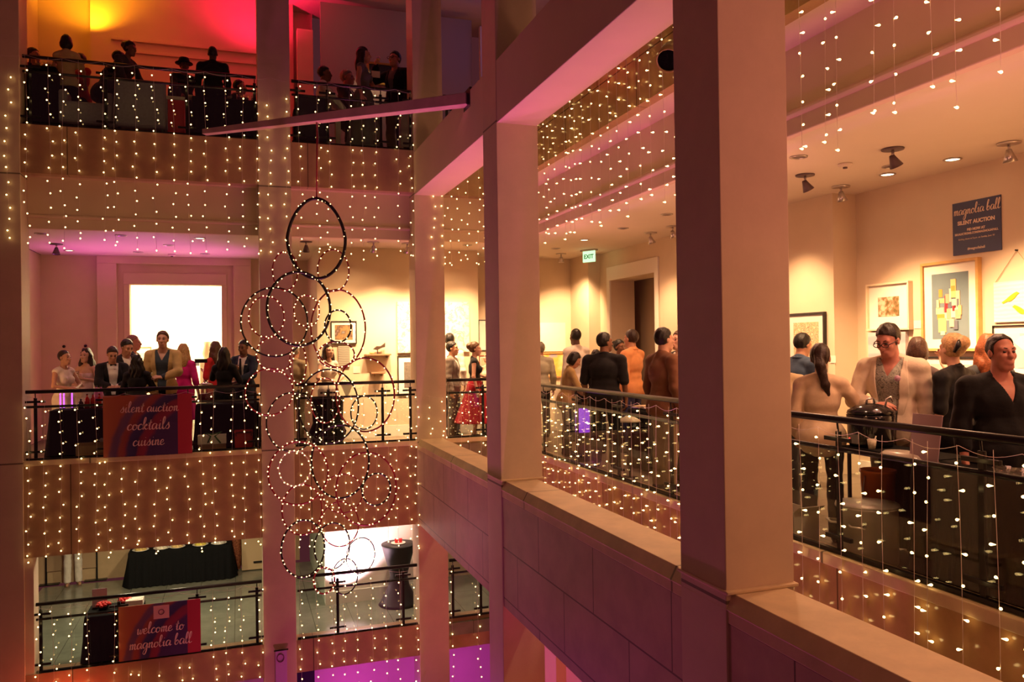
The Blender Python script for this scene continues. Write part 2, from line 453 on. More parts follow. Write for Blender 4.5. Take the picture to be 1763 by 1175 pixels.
bx('floor_upper_far', PLAST, -3.4, 7.4, 12.7, 16.8, 4.02, FU)
bx('ceiling_gallery_far', CEIL, -3.4, 4.6, 13.06, 16.8, CM, CM + 0.1)
bx('ceiling_gallery_corner', CEIL, 4.5, 7.4, 12.9, 15.4, CM + 0.0005, CM + 0.1)
# middle floor, left bay: side wall, back wall with a bright doorway
YB = 16.6
bx('wall_far_left', PLASTW, -3.6, -3.42, 13.0, YB + 0.2, FM, CM)
p0, p1 = atY(223, 490, YB), atY(381, 490, YB)
zo = p0.z
m = MB().box(-3.5, p0.x, YB, YB + 0.25, FM, CM).box(p1.x, 1.6, YB, YB + 0.25, FM, CM).box(p0.x, p1.x, YB, YB + 0.25, zo, CM)
struct('wall_far', m, PLASTW)
m = MB()
tw = 0.10
m.box(p0.x - tw, p0.x, YB - 0.03, YB, FM, zo).box(p1.x, p1.x + tw, YB - 0.03, YB, FM, zo).box(p0.x - tw, p1.x + tw, YB - 0.03, YB, zo, zo + 0.22)
struct('trim_2', m, PLASTW, 0.006)
a, b = atY(167, 455, YB - 0.08), atY(432, 455, YB - 0.08)
m = MB().box(a.x, a.x + 0.33, YB - 0.12, YB, FM, CM - 0.14).box(b.x - 0.33, b.x, YB - 0.12, YB, FM, CM - 0.14).box(a.x, b.x, YB - 0.12, YB, CM - 0.14, CM)
struct('trim_3', m, PLASTW, 0.006)
m = MB().box(p0.x - 0.5, p1.x + 0.5, 18.8, 18.9, FM, 3.6).box(p0.x - 0.6, p0.x - 0.5, YB + 0.25, 18.9, FM, 3.6).box(p1.x + 0.5, p1.x + 0.6, YB + 0.25, 18.9, FM, 3.6)
struct('wall_side_room', m, mat('side_room_white', (0.86, 0.82, 0.70), 0.7))
bx('ceiling_side_room', CEIL, p0.x - 0.6, p1.x + 0.6, YB + 0.25, 18.9, 3.5, 3.6)
# middle floor, second bay: picture wall nearer to the atrium
xP0, xP1 = atY(549, 500, 14.3).x, atY(823, 500, 14.3).x
bx('wall_far_pictures', PLASTW, xP0, xP1, 14.3, 14.5, FM, CM)
bx('wall_far_return', PLASTW, xP0, xP0 + 0.2, 14.5, YB, FM, CM)
bx('trim_4', PLASTW, xP0 - 0.04, xP0 + 0.08, 14.24, 14.56, FM, CM - 0.35)
bx('baseboard_far', WHITE, xP0, xP1, 14.28, 14.3, FM, FM + 0.2)
# upper floor
bx('ceiling_upper_far', CEIL, -3.6, 7.4, 12.7, 16.8, CU, CU + 0.1)
bx('wall_upper_left', PLASTW, -3.6, -3.42, 13.0, YB, FU, CU)
bx('wall_upper_far', PLASTW, -3.6, 1.5, YB, YB + 0.1, FU, CU)
xa = atY(161, 45, YB).x
m = MB().box(xa, 1.1, YB - 0.35, YB, FU, CU)
struct('wall_upper_projection', m, PLASTW)
zt0, zt1 = atY(250, 70, YB - 0.36).z, atY(250, 88, YB - 0.36).z
bx('trim_5', PLASTW, xa + 0.35, 0.75, YB - 0.41, YB - 0.35, zt0 - 0.05, zt0, bevel=0.004)
bx('trim_6', PLASTW, xa + 0.7, 0.6, YB - 0.39, YB - 0.35, zt1 - 0.06, zt1, bevel=0.004)
xq = atY(552, 60, 15.6).x
bx('wall_upper_grey', mat('grey_wall', (0.42, 0.36, 0.34), 0.8), xq, 4.6, 15.6, 15.7, FU, CU - 0.15)
bx('trim_7', PLASTW, 1.15, 1.45, 15.9, 16.1, FU, CU - 0.6)
bx('wall_upper_violet', PLASTW, 4.6, 5.15, 15.0, 15.1, FU, CU - 0.5)
bx('wall_upper_orange', PLASTW, 5.1, 7.4, 15.9, 16.0, FU, CU)
# lower floor
bx('floor_lower_far', TILE, -3.6, 7.4, 12.62, 17.4, FL - 0.2, FL)
YL = atZ(80, 1007, FL).y
bx('wall_lower_far', mat('tan_panel', (0.60, 0.42, 0.24), 0.7, var=0.05), -3.8, 1.2, YL, YL + 0.1, FL, -0.4)
xw = atY(559, 930, 14.35).x
bx('wall_lower_bright', WHITE, xw, 3.6, 14.35, 14.5, FL, -0.4)
bx('wall_lower_return', mat('grey_green', (0.36, 0.38, 0.30), 0.8), xw, xw + 0.1, 14.5, YL, FL, -0.4)
bx('baseboard_lower', WHITE, xw, 3.6, 14.32, 14.35, FL, FL + 0.22)
bx('wall_lower_corner', mat('tan_panel', (0.6, 0.42, 0.24)), 3.6, 7.4, 15.2, 15.3, FL, -0.4)
bx('ceiling_lower_far', CEIL, -3.6, 7.4, 12.92, 17.4, -0.42, -0.34)
bx('trim_8', PLAST, -2.83, -2.72, 12.62, 12.9, FL, -1.35)
# below the lower floor
bx('wall_basement', PLASTW, -4.0, 7.4, 15.4, 15.5, -8, FL - 0.2)
bx('floor_basement', TILE, -6.0, 7.4, 0, 15.4, -8.1, -8)

# ------------------------------------------------------------------ railings
def railing(label, axis, a0, a1, o, z0, posts, glass_gap=0.02):
    """axis 'x': runs along x at y=o; axis 'y': runs along y at x=o"""
    def P(a, d, z): return (a, o + d, z) if axis == 'x' else (o + d, a, z)
    def B(m, u0, u1, d0, d1, w0, w1):
        return m.box(u0, u1, o + d0, o + d1, w0, w1) if axis == 'x' else m.box(o + d0, o + d1, u0, u1, w0, w1)
    root = thing('guard_railing', label, 'railing', P((a0 + a1) / 2, 0, z0))
    m = MB().tube([P(a0, 0, z0 + 0.955), P(a1, 0, z0 + 0.955)], 0.026, 12); m.build('handrail', BLACK, root, True)
    m = MB().tube([P(a0, 0, z0 + 0.745), P(a1, 0, z0 + 0.745)], 0.018, 10); m.build('lower_rail', BLACK, root, True)
    m = MB(); B(m, a0, a1, -0.02, 0.02, z0 + 0.004, z0 + 0.03); m.build('shoe_rail', BLACK, root)
    for p in posts:
        m = MB(); B(m, p - 0.021, p + 0.021, 0.0, 0.022, z0 + 0.002, z0 + 0.87)
        po = m.build('post', BLACK, root, bevel=0.003)
        m = MB().tube([P(p, 0.01, z0 + 0.86), P(p, 0.0, z0 + 0.945)], 0.007, 8); m.build('stem', BLACK, po, True, local=False)
        for zz in (0.80, 0.10):
            m = MB(); B(m, p - 0.125, p + 0.125, -0.012, 0.016, z0 + zz, z0 + zz + 0.03); m.build('bracket', BLACK, po, bevel=0.003)
    ps = [a0] + sorted(posts) + [a1]
    for q0, q1 in zip(ps[:-1], ps[1:]):
        if q1 - q0 < 0.2: continue
        m = MB(); B(m, q0 + glass_gap, q1 - glass_gap, -0.006, 0.004, z0 + 0.05, z0 + 0.73); m.build('glass_panel', GLASS, root)
    return root
YR = 12.645
def xs(y, *px): return [atY(p, y, YR).x for p in px]
railing('black handrail with glass panels over the silent auction banner', 'x', -2.80, 0.30, YR, 0.0, xs(720, 61, 182, 324, 440))
railing('black handrail with glass panels in the middle-floor bay in front of the white shelves', 'x', 0.82, 2.69, YR, 0.0, xs(720, 514, 566, 659, 707))
railing('short black handrail in front of the woman in the red skirt', 'x', 3.24, 3.98, YR + 0.06, 0.0, [3.86])
railing('black handrail on the upper floor below the orange and red wall', 'x', -2.80, 0.30, YR, 4.69, xs(150, 52, 182, 321, 438))
railing('black handrail on the upper floor in front of the couple with a drink', 'x', 0.82, 2.69, YR, 4.69, xs(150, 511, 563, 655, 706))
railing('short black handrail on the upper floor beside the violet wall', 'x', 3.24, 3.98, YR + 0.06, 4.69, [3.3])
railing('black handrail on the lower floor carrying the welcome banner', 'x', -2.70, 0.30, YR, FL + 0.055, xs(1080, 70, 205, 340, 443))
railing('black handrail on the lower floor in front of the bright uplit wall', 'x', 0.82, 2.69, YR, FL + 0.055, xs(1080, 582, 695))
railing('short black handrail on the lower floor right of the corner pillar', 'x', 3.24, 3.98, YR + 0.06, FL + 0.055, [3.3, 3.78])
y1_, y2_ = atX(1443, 850, 4.02).y, atX(1690, 900, 4.02).y
dY = y1_ - y2_
railing('long black handrail with dark glass along the right gallery', 'y', -1.0, 12.5, 4.02, 0.0,
        [y1_ + dY * k for k in range(-3, 7) if -1 < y1_ + dY * k < 12.3])

# ------------------------------------------------------------------ fairy lights
def _bulb_mesh(name, r, n, m, drop):
    mb = MB()
    if drop:      # rice-lamp shape: rounded tip and tapering neck along +x
        prof = [(0.0001, r * 1.15), (r * 0.55, r * 0.95), (r * 0.95, r * 0.35), (r, -r * 0.1), (r * 0.75, -r * 0.9), (r * 0.4, -r * 1.9), (r * 0.16, -r * 2.8)]
        mb.lathe(prof, (0, 0, 0), n, Matrix.Rotation(R(90), 3, 'Y') @ Matrix.Rotation(0, 3, 'Z'))
    else: mb.ell((0, 0, 0), (r, r, r), n, m)
    me = bpy.data.meshes.new(name); me.from_pydata(mb.v, [], mb.f); me.materials.append(BULB)
    me.polygons.foreach_set('use_smooth', [True] * len(me.polygons)); me.update()
    return me, mb
BM_FAR, BM_FAR_MB = _bulb_mesh('bulb_round', 0.0108, 6, 4, False)
BM_NEAR, BM_NEAR_MB = _bulb_mesh('bulb_rice', 0.0086, 8, 6, True)
BM_HOOP, BM_HOOP_MB = _bulb_mesh('bulb_hoop', 0.0078, 6, 4, False)
EYE = Vector((0, 0, CAMZ))
def bulb_set(root, owners, spots, me, mb, most=100):
    """spots: (strand index, position, z-rotation). The 100 nearest are bulbs of their own, the rest one mesh."""
    spots = sorted(spots, key=lambda s: (s[1] - EYE).length)
    for si, p, rz in spots[:most]:
        o = bpy.data.objects.new('bulb', me); COL.objects.link(o)
        o.parent = owners[si]
        o.location = p - Vector(root.location) - Vector(owners[si].location)
        o.rotation_euler = (0, 0, rz)
    rest = spots[most:]
    if rest:
        g = MB()
        for si, p, rz in rest:
            M3 = Matrix.Rotation(rz, 3, 'Z')
            g.add([M3 @ Vector(v) + p for v in mb.v], mb.f)
        o = g.build('bulbs', BULB, root, True); o['kind'] = 'stuff'
def curtain(label, axis, a0, a1, o, ztop, zbot, step, vstep, near=False, group=None, jit=0.25, zj=0.1, tops=None, swag=0.04, crad=0.0016, skip=None):
    n = max(1, int(round((a1 - a0) / step)))
    P = (lambda a, d, z: Vector((a, o + d, z))) if axis == 'x' else (lambda a, d, z: Vector((o + d, a, z)))
    root = thing('fairy_light_curtain', label, 'string lights', P((a0 + a1) / 2, 0, ztop), group)
    hp = []
    k = 0
    while k <= n * 4:
        t = a0 + (a1 - a0) * k / (n * 4)
        hp.append(P(t, -0.01, ztop - swag * abs(math.sin(PI * k / 8))))
        k += 1
    MB().tube(hp, crad * 1.1, 5).build('header_cable', CABLE, root, True)
    owners, spots = [], []
    me, mb = (BM_NEAR, BM_NEAR_MB) if near else (BM_FAR, BM_FAR_MB)
    for i in range(n + 1):
        a = a0 + (a1 - a0) * i / max(1, n) + rnd.uniform(-jit, jit) * step
        a = min(max(a, a0), a1)
        zt = ztop if tops is None else tops(a, ztop)
        zb = (zbot if not callable(zbot) else zbot(a)) + rnd.uniform(-zj, zj)
        ph = rnd.uniform(0, 6.28)
        def along(z): return a + 0.012 * math.sin(z * 3.1 + ph)
        pts = []
        z = zt
        while z > zb + 0.02:
            pts.append(P(along(z), 0.004 * math.sin(z * 5 + ph), z)); z -= 0.12
        pts.append(P(along(zb), 0, zb))
        if len(pts) < 2: continue
        s = MB().tube(pts, crad, 5).build('strand', CABLE, root, True)
        owners.append(s)
        z = zt - rnd.uniform(0.06, 0.06 + vstep)
        j = 0
        while z > zb:
            rz = rnd.uniform(0, 2 * PI)
            p = P(along(z), 0, z)
            off = (0.028 if near else 0.034)
            p = p + Vector((math.cos(rz) * off, math.sin(rz) * (off if near else 0.008), rnd.uniform(-0.004, 0.004)))
            if skip is None or not skip(a, z): spots.append((len(owners) - 1, p, rz))
            z -= vstep * rnd.uniform(0.85, 1.15); j += 1
        spots.append((len(owners) - 1, P(along(zb), 0, zb - 0.008), 0.0))
    bulb_set(root, owners, spots, me, mb)
    return root
YC = 12.555
pill = lambda a, z: 5.42 if (a < -2.85 or 0.3 < a < 0.82) else z
curtain('fairy light curtain hanging from the upper handrail over the left bay and its pillars', 'x', -3.2, 0.74, YC, 5.63, 3.02, 0.235, 0.178, tops=pill)
curtain('fairy light curtain hanging from the upper handrail left of the corner pillar', 'x', 0.92, 2.66, YC, 5.63, 3.0, 0.25, 0.18)
curtain('small fairy light curtain on the upper floor right of the corner pillar', 'x', 3.02, 3.92, YC + 0.02, 5.63, 2.92, 0.16, 0.175, tops=lambda a, z: 4.6 if a < 3.2 else z)
curtain('fairy light curtain hanging below the silent auction banner railing', 'x', -2.76, 0.28, YC, 0.90, lambda a: -1.35 + 0.0 * a, 0.205, 0.17, tops=lambda a, z: 0.0 if atY(172, 700, YC).x < a < atY(334, 700, YC).x else z,
        skip=lambda a, z: z > 0.02 and atY(170, 700, YC).x < a < atY(335, 700, YC).x)
curtain('fairy light curtain on the middle-floor bay behind the hoop sculpture', 'x', 0.86, 2.70, YC, 0.90, -1.62, 0.175, 0.165)
curtain('short fairy light strands on the corner pillar of the middle floor', 'x', 2.86, 3.12, YC - 0.02, 0.72, 0.08, 0.24, 0.17)
curtain('fairy light strands in front of the red skirt beside the corner pillar', 'x', 3.24, 3.93, YC + 0.05, 0.90, -0.5, 0.17, 0.165)
curtain('fairy light curtain on the lower railing around the welcome banner', 'x', -2.66, 0.28, YC, -2.03, -4.1, 0.235, 0.168, tops=lambda a, z: -3.0 if atY(200, 1080, YC).x < a < atY(347, 1080, YC).x else z,
        skip=lambda a, z: z > -3.0 and atY(198, 1080, YC).x < a < atY(346, 1080, YC).x)
curtain('fairy light curtain on the lower railing before the bright uplit wall', 'x', 0.86, 2.66, YC, -2.03, -4.2, 0.24, 0.17)
curtain('fairy light strands on the lower railing right of the corner pillar', 'x', 3.26, 3.7, YC + 0.05, -2.03, -4.2, 0.3, 0.17)
curtain('fairy light curtain hanging over the ceiling edge of the far right opening', 'y', 9.0, 12.4, 3.915, 5.6, 2.92, 0.24, 0.17, near=True)
curtain('fairy light curtain over the gold fascia in the opening between the two big pillars', 'y', 5.6, 8.95, 3.915, 5.6, 2.95, 0.24, 0.17, near=True, crad=0.0017)
curtain('nearest fairy light curtain hanging beside the right edge below the spotlights', 'y', 2.75, 5.5, 3.915, 5.6, 2.93, 0.235, 0.17, near=True, crad=0.0014)
curtain('fairy light strands on the gallery railing beyond the second pillar', 'y', 9.0, 12.3, 3.925, 0.90, -0.9, 0.2, 0.165, near=True)
curtain('fairy light curtain on the gallery railing below the guests in black and coral', 'y', 6.2, 8.95, 3.925, 0.90, -0.95, 0.2, 0.165, near=True, crad=0.0017)
curtain('nearest fairy light curtain on the gallery railing below the soup kettle', 'y', 2.7, 5.45, 3.925, 0.90, -1.0, 0.2, 0.17, near=True, crad=0.0016)

# ------------------------------------------------------------------ hoop sculpture on its timber
tp1 = atX(806, 172, 2.735); tz = tp1.z
tp0 = atZ(352, 228, tz - 0.02)
tim = thing('timber_beam', 'pale tapering timber reaching out across the atrium from the frame', 'beam', tp1)
TIM = mat('pale_timber', (0.62, 0.46, 0.36), 0.6, var=0.1, scale=6)
m = MB()
hw0, hw1, h0, h1 = 0.05, 0.08, 0.036, 0.072
d = (tp0 - tp1).normalized(); sd = Vector((-d.y, d.x, 0)).normalized()
vs = []
for p, hw, h in ((tp1, hw1, h1), (tp0, hw0, h0)):
    for sx, sz in ((-1, -1), (1, -1), (1, 1), (-1, 1)):
        vs.append(p + sd * (hw * sx) + Vector((0, 0, h * sz)))
m.add(vs, [(0, 1, 2, 3), (7, 6, 5, 4), (0, 4, 5, 1), (1, 5, 6, 2), (2, 6, 7, 3), (3, 7, 4, 0)])
m.build('plank', TIM, tim, bevel=0.006)
MB().box(tp1.x - 0.02, tp1.x + 0.01, tp1.y - 0.14, tp1.y + 0.14, tz - 0.12, tz + 0.12).build('mounting_plate', BLACK, tim)
def on_timber(px):
    best = min((k / 200 for k in range(201)), key=lambda t: abs(_proj(tp0.lerp(tp1, t))[0] - px))
    return tp0.lerp(tp1, best)
def _proj(p):
    q = np.array(p) - np.array([0, 0, CAMZ]); v = q[0] * RV + q[1] * DV + q[2] * UV
    return CXP + FPX * v[0] / v[2], CYP + FPX * v[1] / v[2]
hang = on_timber(545); YH = hang.y
RED = mat('red_hoop', (0.28, 0.015, 0.03), 0.4); BLK = mat('black_hoop', (0.012, 0.01, 0.012), 0.4)
HOOPS = [  # centre x, y, radius x, y, colour, thickness px, bulbs, depth
 (545, 411, 47, 67, 'b', 4.2, 34, 0.0), (491, 467, 20, 32, 'r', 1.9, 16, 0.05), (574, 466, 26, 35, 'r', 1.9, 18, 0.04),
 (515, 532, 51, 61, 'b', 3.6, 30, -0.03), (473, 555, 53, 57, 'b', 2.2, 24, 0.06), (459, 546, 28, 34, 'r', 1.6, 20, 0.1),
 (528, 536, 21, 26, 'r', 1.5, 20, 0.03), (583, 566, 46, 66, 'r', 2.3, 18, 0.08), (582, 562, 22, 27, 'b', 2.2, 14, -0.05),
 (513, 626, 13, 34, 'r', 1.8, 16, 0.0), (474, 610, 30, 29, 'r', 1.6, 22, 0.07), (579, 611, 31, 22, 'r', 2.0, 16, 0.02),
 (629, 680, 48, 63, 'r', 2.3, 22, 0.05), (464, 675, 38, 38, 'r', 2.0, 26, -0.04), (566, 700, 48, 62, 'b', 2.2, 26, 0.0),
 (503, 727, 41, 49, 'b', 1.8, 24, 0.06), (627, 711, 23, 28, 'b', 1.8, 14, -0.06), (560, 690, 24, 38, 'r', 1.6, 18, 0.09),
 (514, 815, 48, 52, 'r', 2.2, 34, 0.02), (507, 807, 25, 29, 'w', 1.5, 22, -0.03), (586, 795, 47, 62, 'b', 2.6, 28, 0.05),
 (631, 842, 51, 62, 'r', 2.4, 28, 0.0), (648, 843, 25, 27, 'b', 2.3, 18, -0.07), (520, 878, 32, 42, 'r', 2.0, 22, 0.04),
 (590, 850, 33, 33, 'r', 1.6, 20, 0.08), (522, 945, 35, 47, 'b', 2.4, 28, 0.0), (572, 941, 30, 39, 'b', 2.0, 20, 0.05),
 (585, 903, 31, 38, 'r', 1.7, 14, 0.09), (621, 957, 25, 30, 'b', 1.4, 10, 0.03), (558, 1000, 17, 22, 'r', 2.2, 14, -0.02),
 (594, 993, 22, 30, 'b', 1.8, 12, 0.04)]
sc_root = thing('hoop_sculpture', 'tall mobile of red and black light-studded hoops hanging from the timber', 'hanging sculpture', atY(545, 345, YH))
sp, ow = [], []
for i, (hx, hy, rx, ry, c, tpx, nb, dy) in enumerate(HOOPS):
    px = YH / FPX * 1.005
    cc = atY(hx, hy, YH + dy); ax, az = rx * px, ry * px
    tw = rnd.uniform(-0.25, 0.25)
    pts = []
    NS = 48
    for k in range(NS):
        t = 2 * PI * k / NS
        egg = 1.0 - 0.16 * max(0, math.sin(t)) if i == 0 else 1.0
        pts.append(Vector((cc.x + ax * math.cos(t) * egg, cc.y + tw * ax * math.cos(t), cc.z + az * math.sin(t))))
    h = MB().tube(pts, max(0.005, tpx * px * 0.66), 8, closed=True).build('hoop', {'r': RED, 'b': BLK, 'w': CABLE}[c], sc_root, True)
    if c != 'b': h['label'] = 'thin dark red hoop' if c == 'r' else 'thin pale hoop'
    ow.append(h)
    t0 = rnd.uniform(0, 6)
    for k in range(nb):
        t = t0 + 2 * PI * (k + rnd.uniform(-0.3, 0.3)) / nb
        rr = 1.0 + rnd.uniform(-0.04, 0.04)
        egg = 1.0 - 0.16 * max(0, math.sin(t)) if i == 0 else 1.0
        sp.append((i, Vector((cc.x + ax * rr * egg * math.cos(t), cc.y + tw * ax * math.cos(t) - 0.012, cc.z + az * rr * math.sin(t))), 0.0))
top = Vector((atY(545, 345, YH).x, YH, atY(545, 345, YH).z))
m = MB().tube([hang + Vector((0, 0, 0.06)), Vector((hang.x, YH, hang.z - 0.3)), top], 0.011, 6)
m.tube([top, top + Vector((-0.04, -0.01, 0.05)), top + Vector((-0.05, -0.01, 0.03))], 0.006, 6)
m.build('cord', RED, sc_root, True)
bulb_set(sc_root, ow, sp, BM_HOOP, BM_HOOP_MB)

# ------------------------------------------------------------------ lettering
GL = {
 'a': ([[(.75,.92),(.35,1),(.08,.55),(.2,.05),(.5,.12),(.76,.9),(.74,.3),(.86,.02),(1.1,.18)]], 1.0),
 'b': ([[(0,.3),(.3,1.3),(.45,1.95),(.3,2.15),(.13,1.4),(.12,.3),(.3,.0),(.6,.15),(.7,.6),(.5,.85),(.2,.55)]], .9),
 'c': ([[(.7,.75),(.5,1),(.15,.7),(.12,.2),(.4,0),(.85,.3)]], .8),
 'e': ([[(.05,.4),(.5,.55),(.6,.85),(.4,1),(.12,.65),(.15,.15),(.45,0),(.85,.3)]], .8),
 'g': ([[(.75,.92),(.35,1),(.08,.55),(.2,.08),(.5,.15),(.78,.9),(.75,-.4),(.5,-1.1),(.2,-.9),(.45,-.25),(1.05,.25)]], 1.0),
 'i': ([[(.1,.6),(.28,1),(.25,.25),(.4,0),(.7,.25)], [(.3,1.45),(.34,1.55)]], .62),
 'k': ([[(.0,.3),(.35,1.4),(.42,2.0),(.25,2.1),(.12,1.3),(.1,0)], [(.1,.45),(.5,.95),(.6,.75),(.25,.5),(.55,.05),(.85,.2)]], .85),
 'l': ([[(0,.3),(.35,1.2),(.45,1.95),(.28,2.15),(.14,1.5),(.15,.3),(.35,0),(.65,.25)]], .58),
 'm': ([[(.05,.7),(.18,1),(.18,0)], [(.18,.5),(.45,1),(.56,.8),(.54,0)], [(.55,.5),(.85,1),(.96,.8),(.94,.2),(1.08,0),(1.35,.2)]], 1.28),
 'n': ([[(.05,.7),(.18,1),(.18,0)], [(.18,.5),(.5,1),(.63,.8),(.6,.2),(.76,0),(1.0,.2)]], .95),
 'o': ([[(.5,1),(.15,.75),(.12,.2),(.4,0),(.7,.3),(.68,.8),(.45,1),(.6,.75),(.95,.8)]], .88),
 's': ([[(.0,.2),(.4,.95),(.45,1.15),(.5,.8),(.62,.4),(.45,.03),(.12,.08)]], .72),
 't': ([[(.1,.6),(.32,1.75),(.24,.3),(.4,0),(.7,.25)], [(.0,1.12),(.6,1.25)]], .62),
 'u': ([[(.05,.7),(.18,1),(.15,.3),(.35,0),(.6,.3),(.7,1),(.68,.25),(.82,0),(1.05,.2)]], .98),
 'w': ([[(.05,.8),(.18,1),(.2,.1),(.42,.1),(.56,.85),(.6,.1),(.85,.15),(.95,.9),(1.15,.8)]], 1.08),
}
def _smooth(pts, k=5):
    out = []
    n = len(pts)
    if n < 3: return [Vector((*p, 0)) for p in pts]
    for i in range(n - 1):
        p0, p1, p2, p3 = pts[max(i - 1, 0)], pts[i], pts[i + 1], pts[min(i + 2, n - 1)]
        for j in range(k):
            t = j / k
            q = [0.5 * (2 * p1[c] + (p2[c] - p0[c]) * t + (2 * p0[c] - 5 * p1[c] + 4 * p2[c] - p3[c]) * t * t + (3 * p1[c] - p0[c] - 3 * p2[c] + p3[c]) * t ** 3) for c in (0, 1)]
            out.append(Vector((q[0], q[1], 0)))
    out.append(Vector((*pts[-1], 0)))
    return out
def script_width(txt): return sum(.55 if c == ' ' else GL[c][1] for c in txt)
def script(mb, txt, origin, ux, uz, nrm, size, w0=0.10, w1=0.22, depth=0.003):
    """brush script: ribbons with thick down-strokes, centred on origin; ux, uz plane directions"""
    x = -script_width(txt) / 2
    for c in txt:
        if c == ' ': x += .55; continue
        strokes, adv = GL[c]
        for st in strokes:
            pts = _smooth(st)
            L, Rr = [], []
            for i, p in enumerate(pts):
                t = (pts[min(i + 1, len(pts) - 1)] - pts[max(i - 1, 0)]).normalized()
                w = w0 + (w1 - w0) * max(0, -t.y) ** 0.8
                w *= 0.5
                nn = Vector((-t.y, t.x, 0))
                for side, lst in ((1, L), (-1, Rr)):
                    q = p + nn * (w * side)
                    lst.append(origin + ux * ((q.x + x + q.y * 0.12) * size) + uz * (q.y * size))
            n = len(L); f = Vector(nrm) * depth
            vs = [v + f for v in L] + [v + f for v in Rr] + L + Rr
            fs = [(i, i + 1, n + i + 1, n + i) for i in range(n - 1)]
            fs += [(2 * n + i, i, i + 1, 2 * n + i + 1)[::-1] for i in range(n - 1)] + [(3 * n + i, n + i, n + i + 1, 3 * n + i + 1) for i in range(n - 1)]
            mb.add(vs, fs)
        x += adv
def typeset(parent, name, txt, origin, ux, uz, nrm, size, m, align='CENTER', bold=0.0):
    cu = bpy.data.curves.new('t', 'FONT'); cu.body = txt; cu.size = size; cu.align_x = align; cu.align_y = 'CENTER'
    cu.extrude = 0.0008; cu.offset = bold
    to = bpy.data.objects.new('t', cu); COL.objects.link(to)
    dg = bpy.context.evaluated_depsgraph_get()
    me = bpy.data.meshes.new_from_object(to.evaluated_get(dg))
    bpy.data.objects.remove(to); bpy.data.curves.remove(cu)
    ux, uz, nrm = Vector(ux), Vector(uz), Vector(nrm)
    for v in me.vertices:
        v.co = origin + ux * v.co.x + uz * v.co.y + nrm * v.co.z - Vector(parent.location)
    me.materials.clear(); me.materials.append(m)
    o = bpy.data.objects.new(name, me); COL.objects.link(o); o.parent = parent
    return o
LETTER = mat('banner_letter', (0.92, 0.72, 0.66), 0.6)
def banner_mat():
    m, nt, b = _nodes('banner_print')
    tc = nt.nodes.new('ShaderNodeTexCoord'); sp_ = nt.nodes.new('ShaderNodeSeparateXYZ')
    nt.links.new(tc.outputs['Generated'], sp_.inputs[0])
    def math_(op, a, b_):
        n = nt.nodes.new('ShaderNodeMath'); n.operation = op
        for i, v in enumerate((a, b_)):
            if isinstance(v, float): n.inputs[i].default_value = v
            else: nt.links.new(v, n.inputs[i])
        return n.outputs[0]
    dx = math_('SUBTRACT', sp_.outputs[0], 1.25); dz = math_('MULTIPLY', math_('ADD', sp_.outputs[2], 0.15), 0.75)
    dist = math_('SQRT', math_('ADD', math_('MULTIPLY', dx, dx), math_('MULTIPLY', dz, dz)), 0.0)
    nz = nt.nodes.new('ShaderNodeTexNoise'); nz.inputs['Scale'].default_value = 5
    nt.links.new(tc.outputs['Generated'], nz.inputs['Vector'])
    dist = math_('ADD', dist, math_('MULTIPLY', nz.outputs['Fac'], 0.06))
    r = nt.nodes.new('ShaderNodeValToRGB'); els = r.color_ramp.elements
    stops = [(0.0, (.075, .03, .10)), (0.70, (.085, .035, .12)), (0.80, (.20, .02, .05)), (0.90, (.10, .04, .13)), (1.0, (.09, .045, .14)), (1.05 / 1.5 * 1.45, (.24, .07, .06))]
    stops = [(0.0, (.07, .03, .12)), (0.545, (.06, .03, .12)), (0.575, (.26, .03, .07)), (0.625, (.22, .03, .06)), (0.645, (.035, .028, .11)), (0.70, (.05, .04, .14)), (0.725, (.28, .06, .06)), (0.76, (.30, .08, .06)), (0.785, (.13, .075, .16)), (0.825, (.16, .08, .14)), (0.85, (.40, .12, .06)), (1.0, (.44, .14, .06))]
    while len(els) < len(stops): els.new(0.5)
    for e, (p, c) in zip(els, stops): e.position = p; e.color = (*c, 1)
    nt.links.new(math_('MULTIPLY', dist, 0.68), r.inputs['Fac'])
    gt = math_('GREATER_THAN', sp_.outputs[0], 0.835)
    mx = nt.nodes.new('ShaderNodeMix'); mx.data_type = 'RGBA'
    nt.links.new(gt, mx.inputs[0]); nt.links.new(r.outputs['Color'], mx.inputs[6]); mx.inputs[7].default_value = (.46, .035, .07, 1)
    nt.links.new(mx.outputs[2], b.inputs['Base Color']); b.inputs['Roughness'].default_value = 0.5
    return m
BPRINT = banner_mat()
def banner(label, pl, pr, ztop, zbot, y, lines):
    root = thing('event_banner', label, 'banner', Vector(((pl + pr) / 2, y, zbot)))
    MB().box(pl, pr, y - 0.004, y + 0.004, zbot, ztop).build('panel', BPRINT, root)
    m = MB()
    for txt, cx_, cz_, size in lines:
        script(m, txt, Vector((pl + (pr - pl) * cx_, y - 0.005, zbot + (ztop - zbot) * cz_)), Vector((1, 0, 0)), Vector((0, 0, 1)), (0, -1, 0), size)
    m.build('lettering', LETTER, root)
    return root
YBN = 12.60
q0, q1, q2 = atY(177, 681, YBN), atY(330, 671, YBN), atY(179, 789, YBN)
banner('orange and purple banner reading silent auction cocktails cuisine', q0.x, q1.x, q0.z - 0.01, q2.z, YBN,
       [('silent auction', 0.515, 0.72, 0.072), ('cocktails', 0.50, 0.43, 0.082), ('cuisine', 0.50, 0.17, 0.076)])
q0, q1, q2 = atY(204, 1044, YBN), atY(345, 1027, YBN), atY(206, 1140, YBN)
wb = banner('orange and purple banner reading welcome to magnolia ball on the lower railing', q0.x, q1.x, q0.z - 0.02, q2.z, YBN,
       [('welcome to', 0.50, 0.46, 0.076), ('magnolia ball', 0.50, 0.19, 0.076)])
